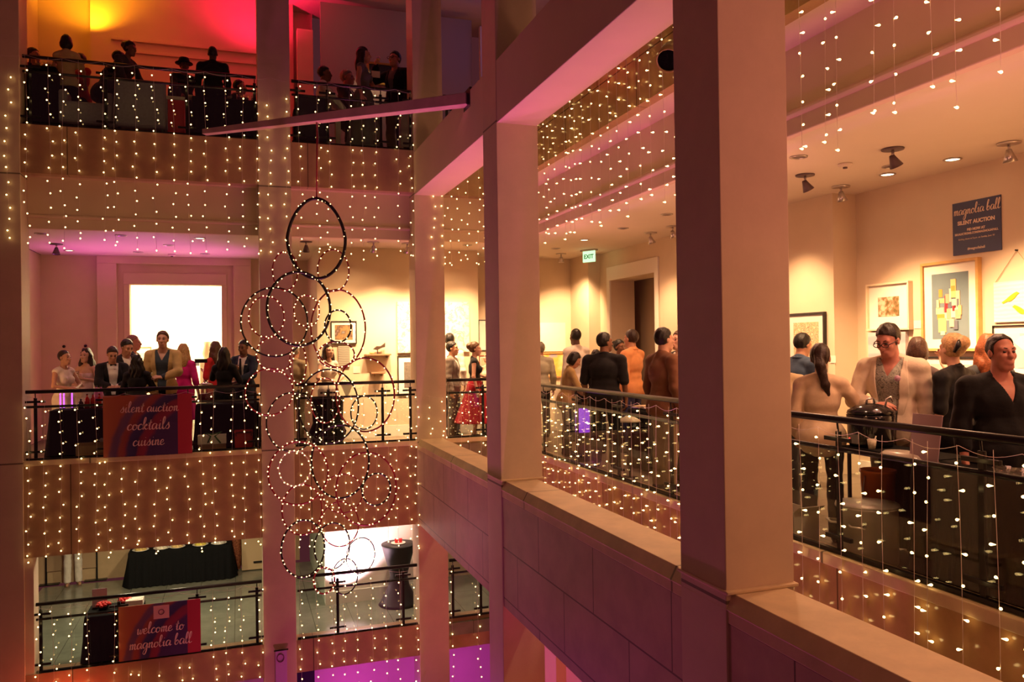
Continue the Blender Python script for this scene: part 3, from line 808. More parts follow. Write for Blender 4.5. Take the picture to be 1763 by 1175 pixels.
cx_ = q0.x + (q1.x - q0.x) * 0.515; cz_ = q2.z + (q0.z - q2.z) * 0.81
m = MB().box(cx_ - 0.105, cx_ + 0.105, YBN - 0.008, YBN - 0.004, cz_ - 0.095, cz_ + 0.095)
lg = m.build('logo_square', mat('logo_pink', (0.75, 0.45, 0.42), 0.6), wb)
m = MB().tube([(cx_ + 0.036 * math.cos(t), YBN - 0.010, cz_ + 0.036 * math.sin(t)) for t in [2 * PI * k / 24 for k in range(24)]], 0.006, 6, closed=True)
m.build('logo_ring', mat('logo_ink', (0.16, 0.04, 0.10), 0.6), lg)
# hanging banner low on the middle pillar
q0, q1 = atY(474, 1122, 12.57), atY(494, 1120, 12.57)
pb = thing('pillar_banner', 'narrow lilac banner with a ring emblem low on the middle pillar', 'banner', (q0.x, 12.57, q0.z - 1.2))
MB().box(q0.x, q1.x, 12.565, 12.575, q0.z - 1.2, q0.z).build('cloth', mat('lilac_cloth', (0.62, 0.42, 0.78), 0.7), pb)
c = atY(483, 1134, 12.56)
MB().tube([(c.x + 0.05 * math.cos(t), 12.56, c.z + 0.06 * math.sin(t)) for t in [2 * PI * k / 24 for k in range(24)]], 0.006, 6, closed=True).build('ring_emblem', mat('logo_ink', (0.1, 0.03, 0.1)), pb)
MB().tube([(q0.x - 0.02, 12.57, q0.z + 0.005), (q1.x + 0.02, 12.57, q0.z + 0.005)], 0.012, 8).build('rod', BLACK, pb, True)

# ------------------------------------------------------------------ people: bodies as blended distance fields, polygonised with surface nets
def V3(*a): return np.array(a, dtype=np.float32)
def rotx(a): c, s = math.cos(a), math.sin(a); return np.array([[1, 0, 0], [0, c, -s], [0, s, c]], np.float32)
def roty(a): c, s = math.cos(a), math.sin(a); return np.array([[c, 0, s], [0, 1, 0], [-s, 0, c]], np.float32)
def rotz(a): c, s = math.cos(a), math.sin(a); return np.array([[c, -s, 0], [s, c, 0], [0, 0, 1]], np.float32)
class Field:
    """prims: ('c', a, b, ra, rb) tapered capsule, ('e', centre, radii, rotation); all smooth-blended"""
    def __init__(s, prims, k=0.02, grow=0.0, cuts=(), holes=(), ripple=None):
        s.p, s.k, s.g, s.cuts, s.holes, s.rip = prims, k, grow, cuts, holes, ripple
    def bounds(s):
        lo, hi = np.full(3, 1e9), np.full(3, -1e9)
        for q in s.p:
            if q[0] == 'c':
                r = max(q[3], q[4])
                for e in (q[1], q[2]): lo = np.minimum(lo, e - r); hi = np.maximum(hi, e + r)
            else:
                r = q[2] if q[3] is None else np.full(3, max(q[2]))
                lo = np.minimum(lo, q[1] - r); hi = np.maximum(hi, q[1] + r)
        m = max(s.g, 0) + 0.02
        return lo - m, hi + m
    def __call__(s, P):
        d = None
        for q in s.p:
            if q[0] == 'c':
                a, b, ra, rb = q[1:5]
                ba = b - a; L2 = float(ba @ ba) + 1e-9
                t = np.clip(((P - a) @ ba) / L2, 0, 1)
                e = P - a - t[:, None] * ba
                x = np.sqrt(np.einsum('ij,ij->i', e, e)) - (ra + (rb - ra) * t)
            else:
                c, r, Rm = q[1:4]
                w = P - c
                if Rm is not None: w = w @ Rm          # into the ellipsoid's own frame
                k0 = np.sqrt(np.einsum('ij,ij->i', w / r, w / r)); k1 = np.sqrt(np.einsum('ij,ij->i', w / (r * r), w / (r * r))) + 1e-6
                x = k0 * (k0 - 1.0) / k1
            k = q[5] if len(q) > 5 else s.k
            if d is None: d = x
            else:
                h = np.clip(0.5 + 0.5 * (x - d) / k, 0, 1)
                d = x + (d - x) * h - k * h * (1 - h)
        d = d - s.g
        if s.rip: d = d + s.rip(P)
        for c in s.cuts: d = np.maximum(d, c(P))
        for c in s.holes: d = np.maximum(d, -c(P))
        return d
def surface_nets(field, h, B=8):
    lo, hi = field.bounds()
    nb = np.ceil((hi - lo) / (h * B)).astype(int) + 1
    N = nb * B + 1
    I = np.stack(np.meshgrid(*[np.arange(n) for n in nb], indexing='ij'), -1).reshape(-1, 3)
    cen = (lo + (I + 0.5) * B * h).astype(np.float32)
    dc = field(cen)
    act = np.abs(dc) < B * h * 1.25
    sub = np.repeat(np.repeat(np.repeat(np.where(dc.reshape(nb) < 0, -1.0, 1.0), B, 0), B, 1), B, 2).astype(np.float32)
    V = np.ones(N, np.float32); V[:-1, :-1, :-1] = sub
    Ia = I[act]
    L = np.stack(np.meshgrid(*[np.arange(B + 1)] * 3, indexing='ij'), -1).reshape(-1, 3)
    G = Ia[:, None, :] * B + L[None]
    G = G.reshape(-1, 3)
    key = (G[:, 0] * N[1] + G[:, 1]) * N[2] + G[:, 2]
    key, ui = np.unique(key, return_index=True); G = G[ui]
    out = np.empty(len(G), np.float32)
    for i in range(0, len(G), 200000):
        out[i:i + 200000] = field((lo + G[i:i + 200000] * h).astype(np.float32))
    V.reshape(-1)[key] = out
    S = V < 0
    c8 = [(i, j, k) for i in (0, 1) for j in (0, 1) for k in (0, 1)]
    n0 = N - 1
    cnt = np.zeros(n0, np.int8)
    for i, j, k in c8: cnt += S[i:i + n0[0], j:j + n0[1], k:k + n0[2]]
    A = np.argwhere((cnt > 0) & (cnt < 8))
    if len(A) == 0: return np.zeros((0, 3)), []
    idx = np.full(n0, -1, np.int32); idx[A[:, 0], A[:, 1], A[:, 2]] = np.arange(len(A))
    vals = {c: V[A[:, 0] + c[0], A[:, 1] + c[1], A[:, 2] + c[2]] for c in c8}
    acc = np.zeros((len(A), 3)); num = np.zeros(len(A))
    for ca in c8:
        for ax in range(3):
            if ca[ax]: continue
            cb = list(ca); cb[ax] = 1; cb = tuple(cb)
            va, vb = vals[ca], vals[cb]
            m = (va < 0) != (vb < 0)
            t = np.where(m, va / np.where(m, va - vb, 1), 0)
            p = np.zeros((len(A), 3)); p[:] = ca; p[:, ax] += t
            acc[m] += p[m]; num[m] += 1
    verts = lo + (A + acc / np.maximum(num, 1)[:, None]) * h
    quads = []
    for ax in range(3):
        u, w = (ax + 1) % 3, (ax + 2) % 3
        sl0 = [slice(1, None)] * 3; sl0[ax] = slice(0, N[ax] - 1)
        sl1 = list(sl0); sl1[ax] = slice(1, N[ax])
        e = np.argwhere(S[tuple(sl0)] != S[tuple(sl1)])
        off = np.ones(3, int); off[ax] = 0
        e = e + off
        ok = (e[:, u] < n0[u]) & (e[:, w] < n0[w]); e = e[ok]
        flip = S[e[:, 0], e[:, 1], e[:, 2]]
        def cell(du, dw):
            q = e.copy(); q[:, u] += du; q[:, w] += dw
            return idx[q[:, 0], q[:, 1], q[:, 2]]
        Q = np.stack([cell(-1, -1), cell(0, -1), cell(0, 0), cell(-1, 0)], -1)
        Q[~flip] = Q[~flip][:, ::-1]
        Q = Q[(Q >= 0).all(1)]
        quads.append(Q)
    return verts, np.concatenate(quads)
def net_object(name, field, h, m, parent, scale=1.0):
    v, q = surface_nets(field, h)
    if len(v) == 0: return None
    me = bpy.data.meshes.new(name)
    me.vertices.add(len(v)); me.vertices.foreach_set('co', (np.asarray(v) * scale).astype(np.float32).ravel())
    me.loops.add(q.size); me.loops.foreach_set('vertex_index', q.ravel().astype(np.int32))
    me.polygons.add(len(q)); me.polygons.foreach_set('loop_start', np.arange(0, q.size, 4, dtype=np.int32))
    me.polygons.foreach_set('loop_total', np.full(len(q), 4, np.int32))
    me.polygons.foreach_set('use_smooth', np.ones(len(q), bool))
    me.update(calc_edges=True); me.validate()
    me.materials.append(m)
    o = bpy.data.objects.new(name, me); COL.objects.link(o); o.parent = parent
    return o
SKINS = {
 'fair': (0.62, 0.36, 0.25), 'tan': (0.50, 0.26, 0.16), 'ruddy': (0.55, 0.24, 0.18), 'brown': (0.20, 0.09, 0.05), 'dark': (0.09, 0.042, 0.026)}
def skin_mat(k): return mat('skin_' + k, SKINS[k], 0.5, var=0.06, scale=30, spec=0.35)
def cloth(col, kind='cloth'):
    nm = 'cloth_%02x%02x%02x' % tuple(int(min(255, c * 255)) for c in col)
    return mat(nm, col, 0.85, var=0.08, scale=14, bump=0.18, bscale=45, spec=0.2, sheen=0.1)
def hairm(col):
    nm = 'hair_%02x%02x%02x' % tuple(int(min(255, c * 255)) for c in col)
    return mat(nm, col, 0.42, var=0.35, scale=60, bump=0.4, bscale=120, spec=0.4)
BLK_H, BRN_H, LBR_H, BLO_H, GRY_H, RED_H = (.008, .006, .005), (.026, .012, .008), (.09, .045, .02), (.42, .25, .10), (.25, .21, .17), (.22, .06, .02)
def unit(v): return v / (np.linalg.norm(v) + 1e-9)
def ik(sh, hand, l1, l2, pole):
    d = hand - sh; L = min(np.linalg.norm(d), (l1 + l2) * 0.985); u = unit(d)
    hand = sh + u * L
    a = (l1 * l1 - l2 * l2 + L * L) / (2 * L)
    hgt = math.sqrt(max(0, l1 * l1 - a * a))
    pv = unit(pole - u * float(pole @ u))
    return (sh + u * a + pv * hgt).astype(np.float32), hand.astype(np.float32)
ARMS = {  # hand target from the chest centre line (x outward, y, z absolute), pole, hand direction, palm normal (x outward)
 'down': ((.25, -.04, .86), (.4, 1, 0), (0, -.12, -1), (-1, 0, 0)),
 'back': ((.20, .06, .88), (.6, 1, 0), (-.1, .1, -1), (-1, 0, 0)),
 'fold': ((.06, -.22, 1.12), (1, .3, -.6), (-1, -.25, .1), (0, .6, -1)),
 'waist': ((.03, -.27, 1.08), (1, .2, -.5), (-.8, -.5, .15), (-.2, .6, -1)),
 'drink': ((.08, -.26, 1.24), (1, .1, -.9), (-.75, -.45, .5), (-.5, .7, .1)),
 'chin': ((.035, -.16, 1.46), (.6, -.4, -1), (-.35, -.1, .95), (0, 1, .2)),
 'reach': ((.16, -.50, 1.08), (.7, .2, -1), (-.15, -1, 0), (-.2, 0, -1)),
 'up': ((.16, -.26, 1.50), (.9, -.2, -1), (-.2, -.3, 1), (-.6, .8, 0)),
 'hold': ((.12, -.34, 1.22), (1, 0, -.8), (-.5, -.85, .15), (-.4, 0, 1)),
 'hip': ((.20, -.03, 1.0), (1, .6, 0), (-.6, -.6, -.3), (-.5, .5, 0)),
 'table': ((.20, -.36, .95), (1, .3, 0), (-.3, -.95, -.1), (0, 0, -1)),
}
def hand_prims(w, d, n, side, curl):
    d, n = unit(V3(*d)), unit(V3(*n)); n = unit(n - d * float(n @ d)); s = np.cross(d, n) * side
    P = []
    offs = (-.030, -.010, .010, .028); lens = (.040, .046, .042, .033)
    for i, (o, L) in enumerate(zip(offs, lens)):
        base = w + s * (o * .55) + d * .015; kn = w + s * o + d * (.088 - .004 * abs(i - 1.2))
        P.append(('c', base, kn, .0145, .0125, .012))
        c = curl * (0.85 + 0.12 * i)
        d1 = unit(d * math.cos(c) + n * math.sin(c)); d2 = unit(d * math.cos(2.1 * c) + n * math.sin(2.1 * c))
        p1 = kn + d1 * L; p2 = p1 + d2 * (L * .82)
        P.append(('c', kn, p1, .0100, .0088, .005)); P.append(('c', p1, p2, .0088, .0070, .003))
    t0 = w + s * -.026 + d * .028; t1 = t0 + unit(s * -.75 + d * .6 + n * .35) * .042; t2 = t1 + unit(s * -.1 + d * .85 + n * .6 * max(curl, .3)) * .034
    P += [('c', w + d * .01 - s * .008, t0, .015, .014, .012), ('c', t0, t1, .0135, .0105, .008), ('c', t1, t2, .0105, .0082, .003)]
    return P
def person(label, X, Y, floor, h, yaw, sex='m', wide=1.0, belly=0.0, lean=0.0, la='down', ra='down', hy=0.0, hp=0.0,
           skin='tan', hair=('short', BRN_H), wear=(), res=0.011, sit=False, curl=0.5, group='guests', face=True, extra=None, legs=0.0):
    """la / ra: name in ARMS or explicit (target, pole, dir, normal). Local frame faces -Y, right hand at -X."""
    s = h / 1.76
    root = thing('person', label, 'person', (X, Y, floor), group)
    root.rotation_euler = (0, 0, R(yaw))
    fem = sex == 'f'
    sh = (.152 if fem else .182) * wide
    Lm = rotx(R(lean)); piv = V3(0, 0, .95)
    dz = -.44 if sit else 0.0
    def U(x, y, z): return (Lm @ (V3(x, y, z) - piv) + piv + V3(0, 0, dz)).astype(np.float32)
    E = lambda c, r, m=None: ('e', c, V3(*r), m)
    LmT = Lm
    tw = wide
    torso = [E(U(0, .005, .95), ((.168 if fem else .158) * tw, .118 * tw, .13), LmT),
             E(U(0, 0, 1.09), ((.118 if fem else .140) * tw, (.09 if fem else .105) * tw, .15), LmT),
             E(U(0, .008, 1.28), ((.138 if fem else .165) * tw, (.10 if fem else .118) * tw, .17), LmT),
             ('c', U(-sh * .72, .012, 1.415), U(sh * .72, .012, 1.415), .055, .055),
             ('c', U(0, .02, 1.47), U(-sh * .6, .015, 1.43), .045, .038), ('c', U(0, .02, 1.47), U(sh * .6, .015, 1.43), .045, .038)]
    if fem: torso += [E(U(-.062, -.078, 1.265), (.058, .05, .062), LmT), E(U(.062, -.078, 1.265), (.058, .05, .062), LmT)]
    if belly: torso += [E(U(0, -.05 * belly, 1.08), (.14 * tw, .06 + .06 * belly, .15), LmT)]
    # legs
    hipx = .088 * tw
    upl, lol, pel = [], [], []
    feet = []
    for sd in (-1, 1):
        hp_ = U(sd * hipx, 0, .90) if not sit else V3(sd * hipx, 0, .47)
        st = legs * sd
        if sit: kn = V3(sd * (hipx + .03), -.43, .49); an = V3(sd * (hipx + .03), -.40, .085)
        else: kn = V3(sd * (hipx + .008), -.015 + st * .5, .485); an = V3(sd * (hipx + .012), .02 + st, .085)
        ab = .92 if fem else 1.0
        pel += [E((hp_ + V3(sd * -.012, .05, .0)).astype(np.float32), (.085 * tw, .085 * tw, .10))]
        upl += [('c', hp_, kn, .086 * ab * (0.7 + 0.3 * tw), .054 * ab)]
        lol += [('c', kn, an, .052 * ab, .034 * ab), E(((kn * .68 + an * .32) + V3(0, .022, 0)).astype(np.float32), (.046 * ab, .05 * ab, .12))]
        feet.append([('c', an + V3(0, .025, -.045), an + V3(sd * .012, -.13, -.052), .036, .028), ('c', an, an + V3(0, .0, -.04), .034, .036)])
    # head
    nb = U(0, .012, 1.46); hc0 = None
    Hm = (LmT @ rotz(R(hy)) @ rotx(R(-hp) - R(lean) * .5)).astype(np.float32)
    hb = U(0, .0, 1.545)
    def Hd(x, y, z): return (Hm @ (V3(x, y, z) * 1.06 + V3(0, -.012, .095)) + hb).astype(np.float32)
    neckr = .048 if fem else .060
    head = [('c', nb, Hd(0, .01, -.045), neckr * 1.05, neckr * .92, .02),
            E(Hd(0, .014, .024), (.073, .094, .094), Hm), E(Hd(0, -.03, -.045), (.056 if fem else .060, .060, .074), Hm),
            ('c', Hd(-.018, -.062, -.098), Hd(.018, -.062, -.098), .022, .022, .03),
            ('c', Hd(0, -.086, .012), Hd(0, -.106, -.026), .0085, .0125, .012), E(Hd(0, -.096, -.030), (.017, .012, .010), Hm),
            ('c', Hd(-.036, -.066, .024), Hd(.036, -.066, .024), .017, .017, .02),
            E(Hd(-.036, -.064, -.022), (.022, .022, .022), Hm), E(Hd(.036, -.064, -.022), (.022, .022, .022), Hm),
            E(Hd(0, -.084, -.060), (.024, .013, .0065), Hm), E(Hd(0, -.082, -.071), (.020, .013, .007), Hm)]
    ears = [('e', Hd(sd * .074, .006, -.008), V3(.010, .022, .032), Hm, .01) for sd in (-1, 1)]
    ears = [(e[0], e[1], e[2], e[3], 0, e[4]) for e in ears]
    # arms
    arms, up_a, lo_a, hands, hp_world = [], [], [], [], {}
    lens_ = (.285, .255) if not fem else (.27, .245)
    for sd, key in ((-1, ra), (1, la)):
        t, pole, hd, hn = ARMS[key] if isinstance(key, str) else key
        S = U(sd * sh, .012, 1.405)
        tgt = U(sd * t[0] * (0.6 + .4 * tw), t[1], t[2])
        el, hd_ = ik(S, tgt, *lens_, V3(pole[0] * sd, pole[1], pole[2]))
        k_ = .86 if fem else 1.0 * (.6 + .4 * tw)
        up_a.append(('c', S, el, .050 * k_, .039 * k_)); lo_a.append(('c', el, hd_, .038 * k_, .0255 * (.92 if fem else 1)))
        ddir = (LmT @ V3(hd[0] * sd, hd[1], hd[2])); dn = (LmT @ V3(hn[0] * sd, hn[1], hn[2]))
        hands += hand_prims(hd_, ddir, dn, sd, curl)
        dd, nn = unit(ddir), unit(dn)
        hp_world['R' if sd < 0 else 'L'] = hd_ + dd * .085 + nn * .045
    delt = [('c', U(-sh * .95, .012, 1.40), U(-sh * .9, .012, 1.36), .056, .05), ('c', U(sh * .95, .012, 1.40), U(sh * .9, .012, 1.36), .056, .05)]
    if fem: delt = [(q[0], q[1], q[2], q[3] * .84, q[4] * .84) for q in delt]
    body = torso + pel + upl + lol + [p for f in feet for p in f] + delt + up_a + lo_a + head + ears + hands
    H = res / s
    net_object('body', Field(body, 0.022), H, skin_mat(skin), root, s)
    # face details
    if face:
        for sd in (-1, 1):
            c = Hd(sd * .030, -.080, .004) * s
            MB().ell(c, (.0125 * s, .009 * s, .0075 * s), 8, 6).build('eye', mat('eye_dark', (.03, .02, .018), .3), root, True, local=True)
        mb = MB()
        mb.tube([Hd(x, -.0945 + 18 * x * x, -.0655) * s for x in (-.02, -.01, 0, .01, .02)], .0028 * s, 6)
        mb.build('mouth', mat('lips', (.30, .09, .08), .5), root, True, local=True)
    # hair
    style, hcol = hair
    hm_ = hairm(hcol)
    crown = [E(Hd(0, .020, .030), (.077, .097, .096), Hm)]
    nrm = Hm
    def hcut(P):                     # keep hair behind and above the hairline
        q = (P - Hd(0, 0, 0)) @ Hm
        return np.minimum(q[:, 1] * -.9 - .028 + 0 * q[:, 2], 1e3) if False else np.maximum(-(q[:, 1] + .012) - np.maximum(q[:, 2] - .035, 0) * 1.25, -(q[:, 2] + .062))
    rip = lambda P: .0035 * np.sin(P[:, 0] * 95 + np.sin(P[:, 2] * 40)) * np.sin(P[:, 1] * 80 + P[:, 2] * 25)
    hf = None
    brow = [('c', Hd(sd * .016, -.0865, .026), Hd(sd * .046, -.0735, .028), .0042, .0035, .001) for sd in (-1, 1)]
    if style == 'short': hf = Field(crown, .02, .010, (hcut,), (), rip)
    elif style == 'crop': hf = Field(crown, .02, .004, (hcut,))
    elif style == 'receding':
        def rc(P):
            q = (P - Hd(0, 0, 0)) @ Hm
            return np.maximum(-(q[:, 1] + .006) - np.maximum(q[:, 2] - .052, 0) * 1.0 - np.maximum(np.abs(q[:, 0]) - .045, 0) * .6, -(q[:, 2] + .056))
        hf = Field(crown, .02, .006, (rc,), (), rip)
    elif style == 'bald':
        def rim(P):
            q = (P - Hd(0, 0, 0)) @ Hm
            return np.maximum(np.maximum(q[:, 2] - .045, -(q[:, 2] + .06)), -(q[:, 1] - .005))
        hf = Field(crown, .02, .005, (rim,))
    elif style in ('long', 'wavy'):
        k = 1.0 if style == 'long' else 1.15
        pr = crown + [E(Hd(0, .055, -.06), (.085 * k, .062, .13), Hm), E(U(0, .075, 1.47), (.10 * k, .050, .13), LmT),
                      ('c', Hd(-.072, .02, 0), U(-.09 * k, .0, 1.45), .026, .032), ('c', Hd(.072, .02, 0), U(.09 * k, .0, 1.45), .026, .032)]
        def lcut(P):
            q = (P - Hd(0, 0, 0)) @ Hm
            face_ = np.maximum(-(q[:, 1] + .02) - np.maximum(q[:, 2] - .045, 0) * 1.25, -1e3)
            side = .048 - np.abs(q[:, 0])
            return np.minimum(face_, np.maximum(-side, -(q[:, 1] + .06)))
        amp = .004 if style == 'long' else .009
        hf = Field(pr, .03, .008, (lcut,), (), lambda P: amp * np.sin(P[:, 0] * 90 + np.sin(P[:, 2] * 22) * 2) + amp * .5 * np.sin(P[:, 2] * 45))
    elif style == 'bob':
        pr = crown + [E(Hd(0, .035, -.035), (.094, .085, .092), Hm)]
        def bcut(P):
            q = (P - Hd(0, 0, 0)) @ Hm
            return np.maximum(-(q[:, 1] + .022) - np.maximum(q[:, 2] - .04, 0) * 1.2, -(q[:, 2] + .115))
        hf = Field(pr, .03, .008, (bcut,), (), rip)
    elif style == 'pony':
        pr = crown + [('c', Hd(0, .10, .0), Hd(-.012, .125, -.06), .03, .034), ('c', Hd(-.012, .125, -.06), Hd(-.05, .12, -.22), .034, .026), ('c', Hd(-.05, .12, -.22), Hd(-.07, .105, -.30), .026, .012)]
        hf = Field(pr, .02, .010, (lambda P: np.maximum(-(((P - Hd(0, 0, 0)) @ Hm)[:, 1] + .012) - np.maximum(((P - Hd(0, 0, 0)) @ Hm)[:, 2] - .035, 0) * 1.25, -1e3),), (), rip)
    elif style == 'bun':
        pr = crown + [E(Hd(.0, .10, .05), (.055, .05, .05), Hm)]
        hf = Field(pr, .015, .012, (hcut,), (), rip)
    if hf is not None: net_object('hair', hf, H * .9, hm_, root, s)
    if face:
        for q in brow: MB().tube([q[1] * s, (q[1] + q[2]) * .5 * s + V3(0, -.002, .003) * s, q[2] * s], [.0026 * s, .0036 * s, .002 * s], 6).build('eyebrow', hm_, root, True, local=True)
    # clothes
    def zc(z, sign): return lambda P: sign * (P[:, 2] - dz - z)
    alltor = torso + delt + pel
    for it in wear:
        kind, col = it[0], it[1]; o_ = it[2] if len(it) > 2 else {}
        cm = col if not isinstance(col, tuple) else cloth(col)
        wr = lambda P: .0035 * np.sin(P[:, 2] * 38 + P[:, 0] * 30 + np.sin(P[:, 1] * 40)) * np.sin(P[:, 0] * 26 - P[:, 2] * 17)
        if kind in ('shirt', 'top', 'jacket'):
            sl = o_.get('sleeve', 2.0 if kind != 'top' else 0.0); g = o_.get('g', {'shirt': .015, 'top': .010, 'jacket': .021}[kind])
            pr = list(alltor)
            for a_, b_ in zip(up_a, lo_a):
                if sl > 0:
                    f = min(1, sl); e = a_[1] + (a_[2] - a_[1]) * f
                    pr.append(('c', a_[1], e, a_[3] + .004, a_[3] + (a_[4] - a_[3]) * f + .006))
                if sl > 1:
                    f = min(1, sl - 1) * .97; e = b_[1] + (b_[2] - b_[1]) * f
                    pr.append(('c', b_[1], e, b_[3] + .006, b_[3] + (b_[4] - b_[3]) * f + .008))
            hem = o_.get('hem', .80 if kind == 'jacket' else .86)
            if kind == 'shirt' and hem < .93 and not sit: pr.append(E(U(0, .025, .93), (.176 * tw, .132 * tw, .17), LmT))
            if kind == 'jacket' or o_.get('skirt'):
                pr.append(('c', U(0, .0, 1.0), (U(0, .0, hem)), .145 * tw * (1.08 if fem else 1), .165 * tw)); 
                pr[-1] = E(U(0, .0, .93), (.182 * tw, .128 * tw, .18), LmT)
            cuts = [lambda P, hem=hem: -(((P - V3(0, 0, dz) - piv) @ Lm)[:, 2] + .95 - hem) - 0 if not sit else -(P[:, 2] - .42)]
            holes = []
            neck_c = U(0, -.03 if kind != 'jacket' else -.06, 1.525 if kind != 'top' else 1.51)
            nr = o_.get('neck', .078)
            holes.append(lambda P, c=neck_c, r=nr: np.sqrt(((P - c) ** 2).sum(1)) - r)
            vdepth = o_.get('v', 0)
            if kind == 'jacket':
                w0, w1, zb = o_.get('open', (.012, .075, 1.0))
                def op(P, w0=w0, w1=w1, zb=zb):
                    q = ((P - V3(0, 0, dz) - piv) @ Lm) + piv
                    w = w0 + (w1 - w0) * np.clip((q[:, 2] - zb) / (1.44 - zb), 0, 1)
                    return np.maximum(np.abs(q[:, 0]) - w, q[:, 1] + .02)
                holes.append(op)
            elif vdepth:
                def vn(P, vd=vdepth):
                    q = ((P - V3(0, 0, dz) - piv) @ Lm) + piv
                    w = .07 * np.clip((q[:, 2] - (1.46 - vd)) / vd, 0, 1.2) - .002
                    return np.maximum(np.abs(q[:, 0]) - w, q[:, 1] + .02)
                holes.append(vn)
            if kind == 'top' and o_.get('strapless'):
                cuts.append(lambda P: (((P - V3(0, 0, dz) - piv) @ Lm)[:, 2] + .95 - 1.33))
            net_object(kind if kind != 'top' else 'top', Field(pr, .025, g, cuts, holes, wr), H, cm, root, s)
            if kind == 'jacket':
                def lap(P, w0=w0, w1=w1, zb=zb):
                    q = ((P - V3(0, 0, dz) - piv) @ Lm) + piv
                    t = np.clip((q[:, 2] - zb) / (1.44 - zb), 0, 1)
                    w = w0 + (w1 - w0) * t
                    lw = .010 + .055 * np.clip(t * 1.6, 0, 1) * (1 - .55 * np.clip((t - .75) / .25, 0, 1))
                    return np.maximum(np.maximum(np.abs(q[:, 0]) - w - lw, w + .001 - np.abs(q[:, 0])), np.maximum(q[:, 1] + .02, np.maximum(zb + .02 - q[:, 2], q[:, 2] - 1.47)))
                lo_ = net_object('lapels', Field(alltor, .025, g + .008, (lap,), holes[:1]), H, cm, root, s)
                # collar roll at the back of the neck
                cp = [U(.075 * math.sin(t), .022 + .062 * math.cos(t) , 1.492 - .012 * (1 - math.cos(t))) * s for t in [(-1.7 + 3.4 * k / 10) for k in range(11)]]
                MB().tube(cp, .014 * s, 7).build('collar', cm, root, True, local=True)
            if kind == 'shirt' and o_.get('collar', True):
                cp = [U(.066 * math.sin(t), .012 + .060 * math.cos(t), 1.500 - .022 * (1 - math.cos(t))) * s for t in [(-2.3 + 4.6 * k / 14) for k in range(15)]]
                MB().tube(cp, [.006 * s] + [.0125 * s] * 13 + [.006 * s], 7).build('collar', cm, root, True, local=True)
        elif kind == 'trousers':
            pr = pel + upl + [('c', q[1], q[2], q[3] + .012, q[4] + .022) if q[0] == 'c' else q for q in lol] + [torso[0]]
            cuts = [lambda P: P[:, 2] - (1.0 + dz), lambda P: .055 - P[:, 2]]
            net_object('trousers', Field(pr, .02, .011, cuts, (), wr), H, cm, root, s)
        elif kind in ('skirt', 'dress'):
            hem = o_.get('hem', .55); flare = o_.get('flare', .04)
            n_ = 16
            w0 = .150 * tw
            pr = [E(U(0, 0, 1.02), (.128 * tw, .098 * tw, .10), LmT), torso[0]] + pel
            pr += [('c', V3(0, 0, .93), V3(0, 0, hem - .02), w0 * .92, w0 * .92 + flare + .05)]
            rp = lambda P: .012 * np.clip((.98 - P[:, 2]) / .5, 0, 1) * np.sin(np.arctan2(P[:, 1], P[:, 0]) * 13)
            cuts = [lambda P, hm=hem: hm - P[:, 2], lambda P: P[:, 2] - 1.06]
            sq = Field(pr, .05, .014, cuts, (), rp)
            net_object('skirt', sq, H, cm, root, s)
        elif kind == 'shoes':
            for f in feet:
                net_object('shoe', Field(f, .015, .009, (lambda P: .006 - P[:, 2], lambda P: P[:, 2] - .10)), H, cm, root, s)
        elif kind == 'tie':
            mb = MB(); zs = [1.44, 1.40, 1.30, 1.18, 1.06, 1.02]; ws = [.016, .013, .020, .028, .034, .004]
            vs = []
            for z, w in zip(zs, ws):
                yy = -.145 - .012 * (1 if z < 1.4 else 0)
                for x, y in ((-w, yy), (w, yy), (w, yy + .012), (-w, yy + .012)): vs.append(U(x, y, z) * s)
            fs = [(i * 4 + j, i * 4 + (j + 1) % 4, i * 4 + 4 + (j + 1) % 4, i * 4 + 4 + j) for i in range(5) for j in range(4)] + [(0, 3, 2, 1), (20, 21, 22, 23)]
            mb.add(vs, fs).build('tie', cm, root, True, local=True)
        elif kind == 'bowtie':
            mb = MB(); z, y = 1.452, -.135
            for sd in (-1, 1): mb.lathe([(.006, 0), (.022, .04), (.004, .048)], U(0, y, z) * s, 8, Matrix.Rotation(R(90 * sd), 3, 'Y') @ Matrix.Diagonal((.8, .35, 1)).to_3x3())
            mb.build('bow_tie', cm, root, True, local=True)
        elif kind == 'glasses':
            mb = MB()
            for sd in (-1, 1):
                ring = [Hd(sd * .033 + .026 * math.cos(t), -.104, .002 + .017 * math.sin(t)) * s for t in [2 * PI * k / 14 for k in range(14)]]
                mb.tube(ring, .0032 * s, 6, closed=True)
                mb.tube([Hd(sd * .059, -.102, .006) * s, Hd(sd * .078, -.05, .006) * s, Hd(sd * .080, .01, .0) * s], .0034 * s, 6)
            mb.tube([Hd(-.009, -.106, .006) * s, Hd(.009, -.106, .006) * s], .0028 * s, 6)
            mb.build('glasses', cm, root, True, local=True)
        elif kind == 'square':
            mb = MB(); c = U(.095, -.135, 1.33) * s
            mb.box(c[0] - .028, c[0] + .028, c[1] - .012, c[1] + .01, c[2] - .004, c[2] + .012).build('pocket_square', cm, root, False, local=True)
        elif kind == 'badge':
            mb = MB(); c = U(.085, -.152, 1.335) * s
            mb.lathe([(.0001, .002), (.022 * s, .001), (.024 * s, -.004)], c, 16, Matrix.Rotation(R(90), 3, 'X')).build('badge', cm, root, True, local=True)
        elif kind == 'hat':
            mb = MB(); mtx = Matrix([list(map(float, r)) for r in Hm]); c = Hd(0, .015, .055) * s
            mb.lathe([(.0001, .085), (.07, .08), (.088, .03), (.09, .0), (.135, -.004), (.135, -.012), (.09, -.012)], c, 20, mtx).build('cap', cm, root, True, local=True)
        elif kind == 'clip':
            mb = MB(); a_, b_ = Hd(.035, .115, .075) * s, Hd(.07, .10, -.02) * s
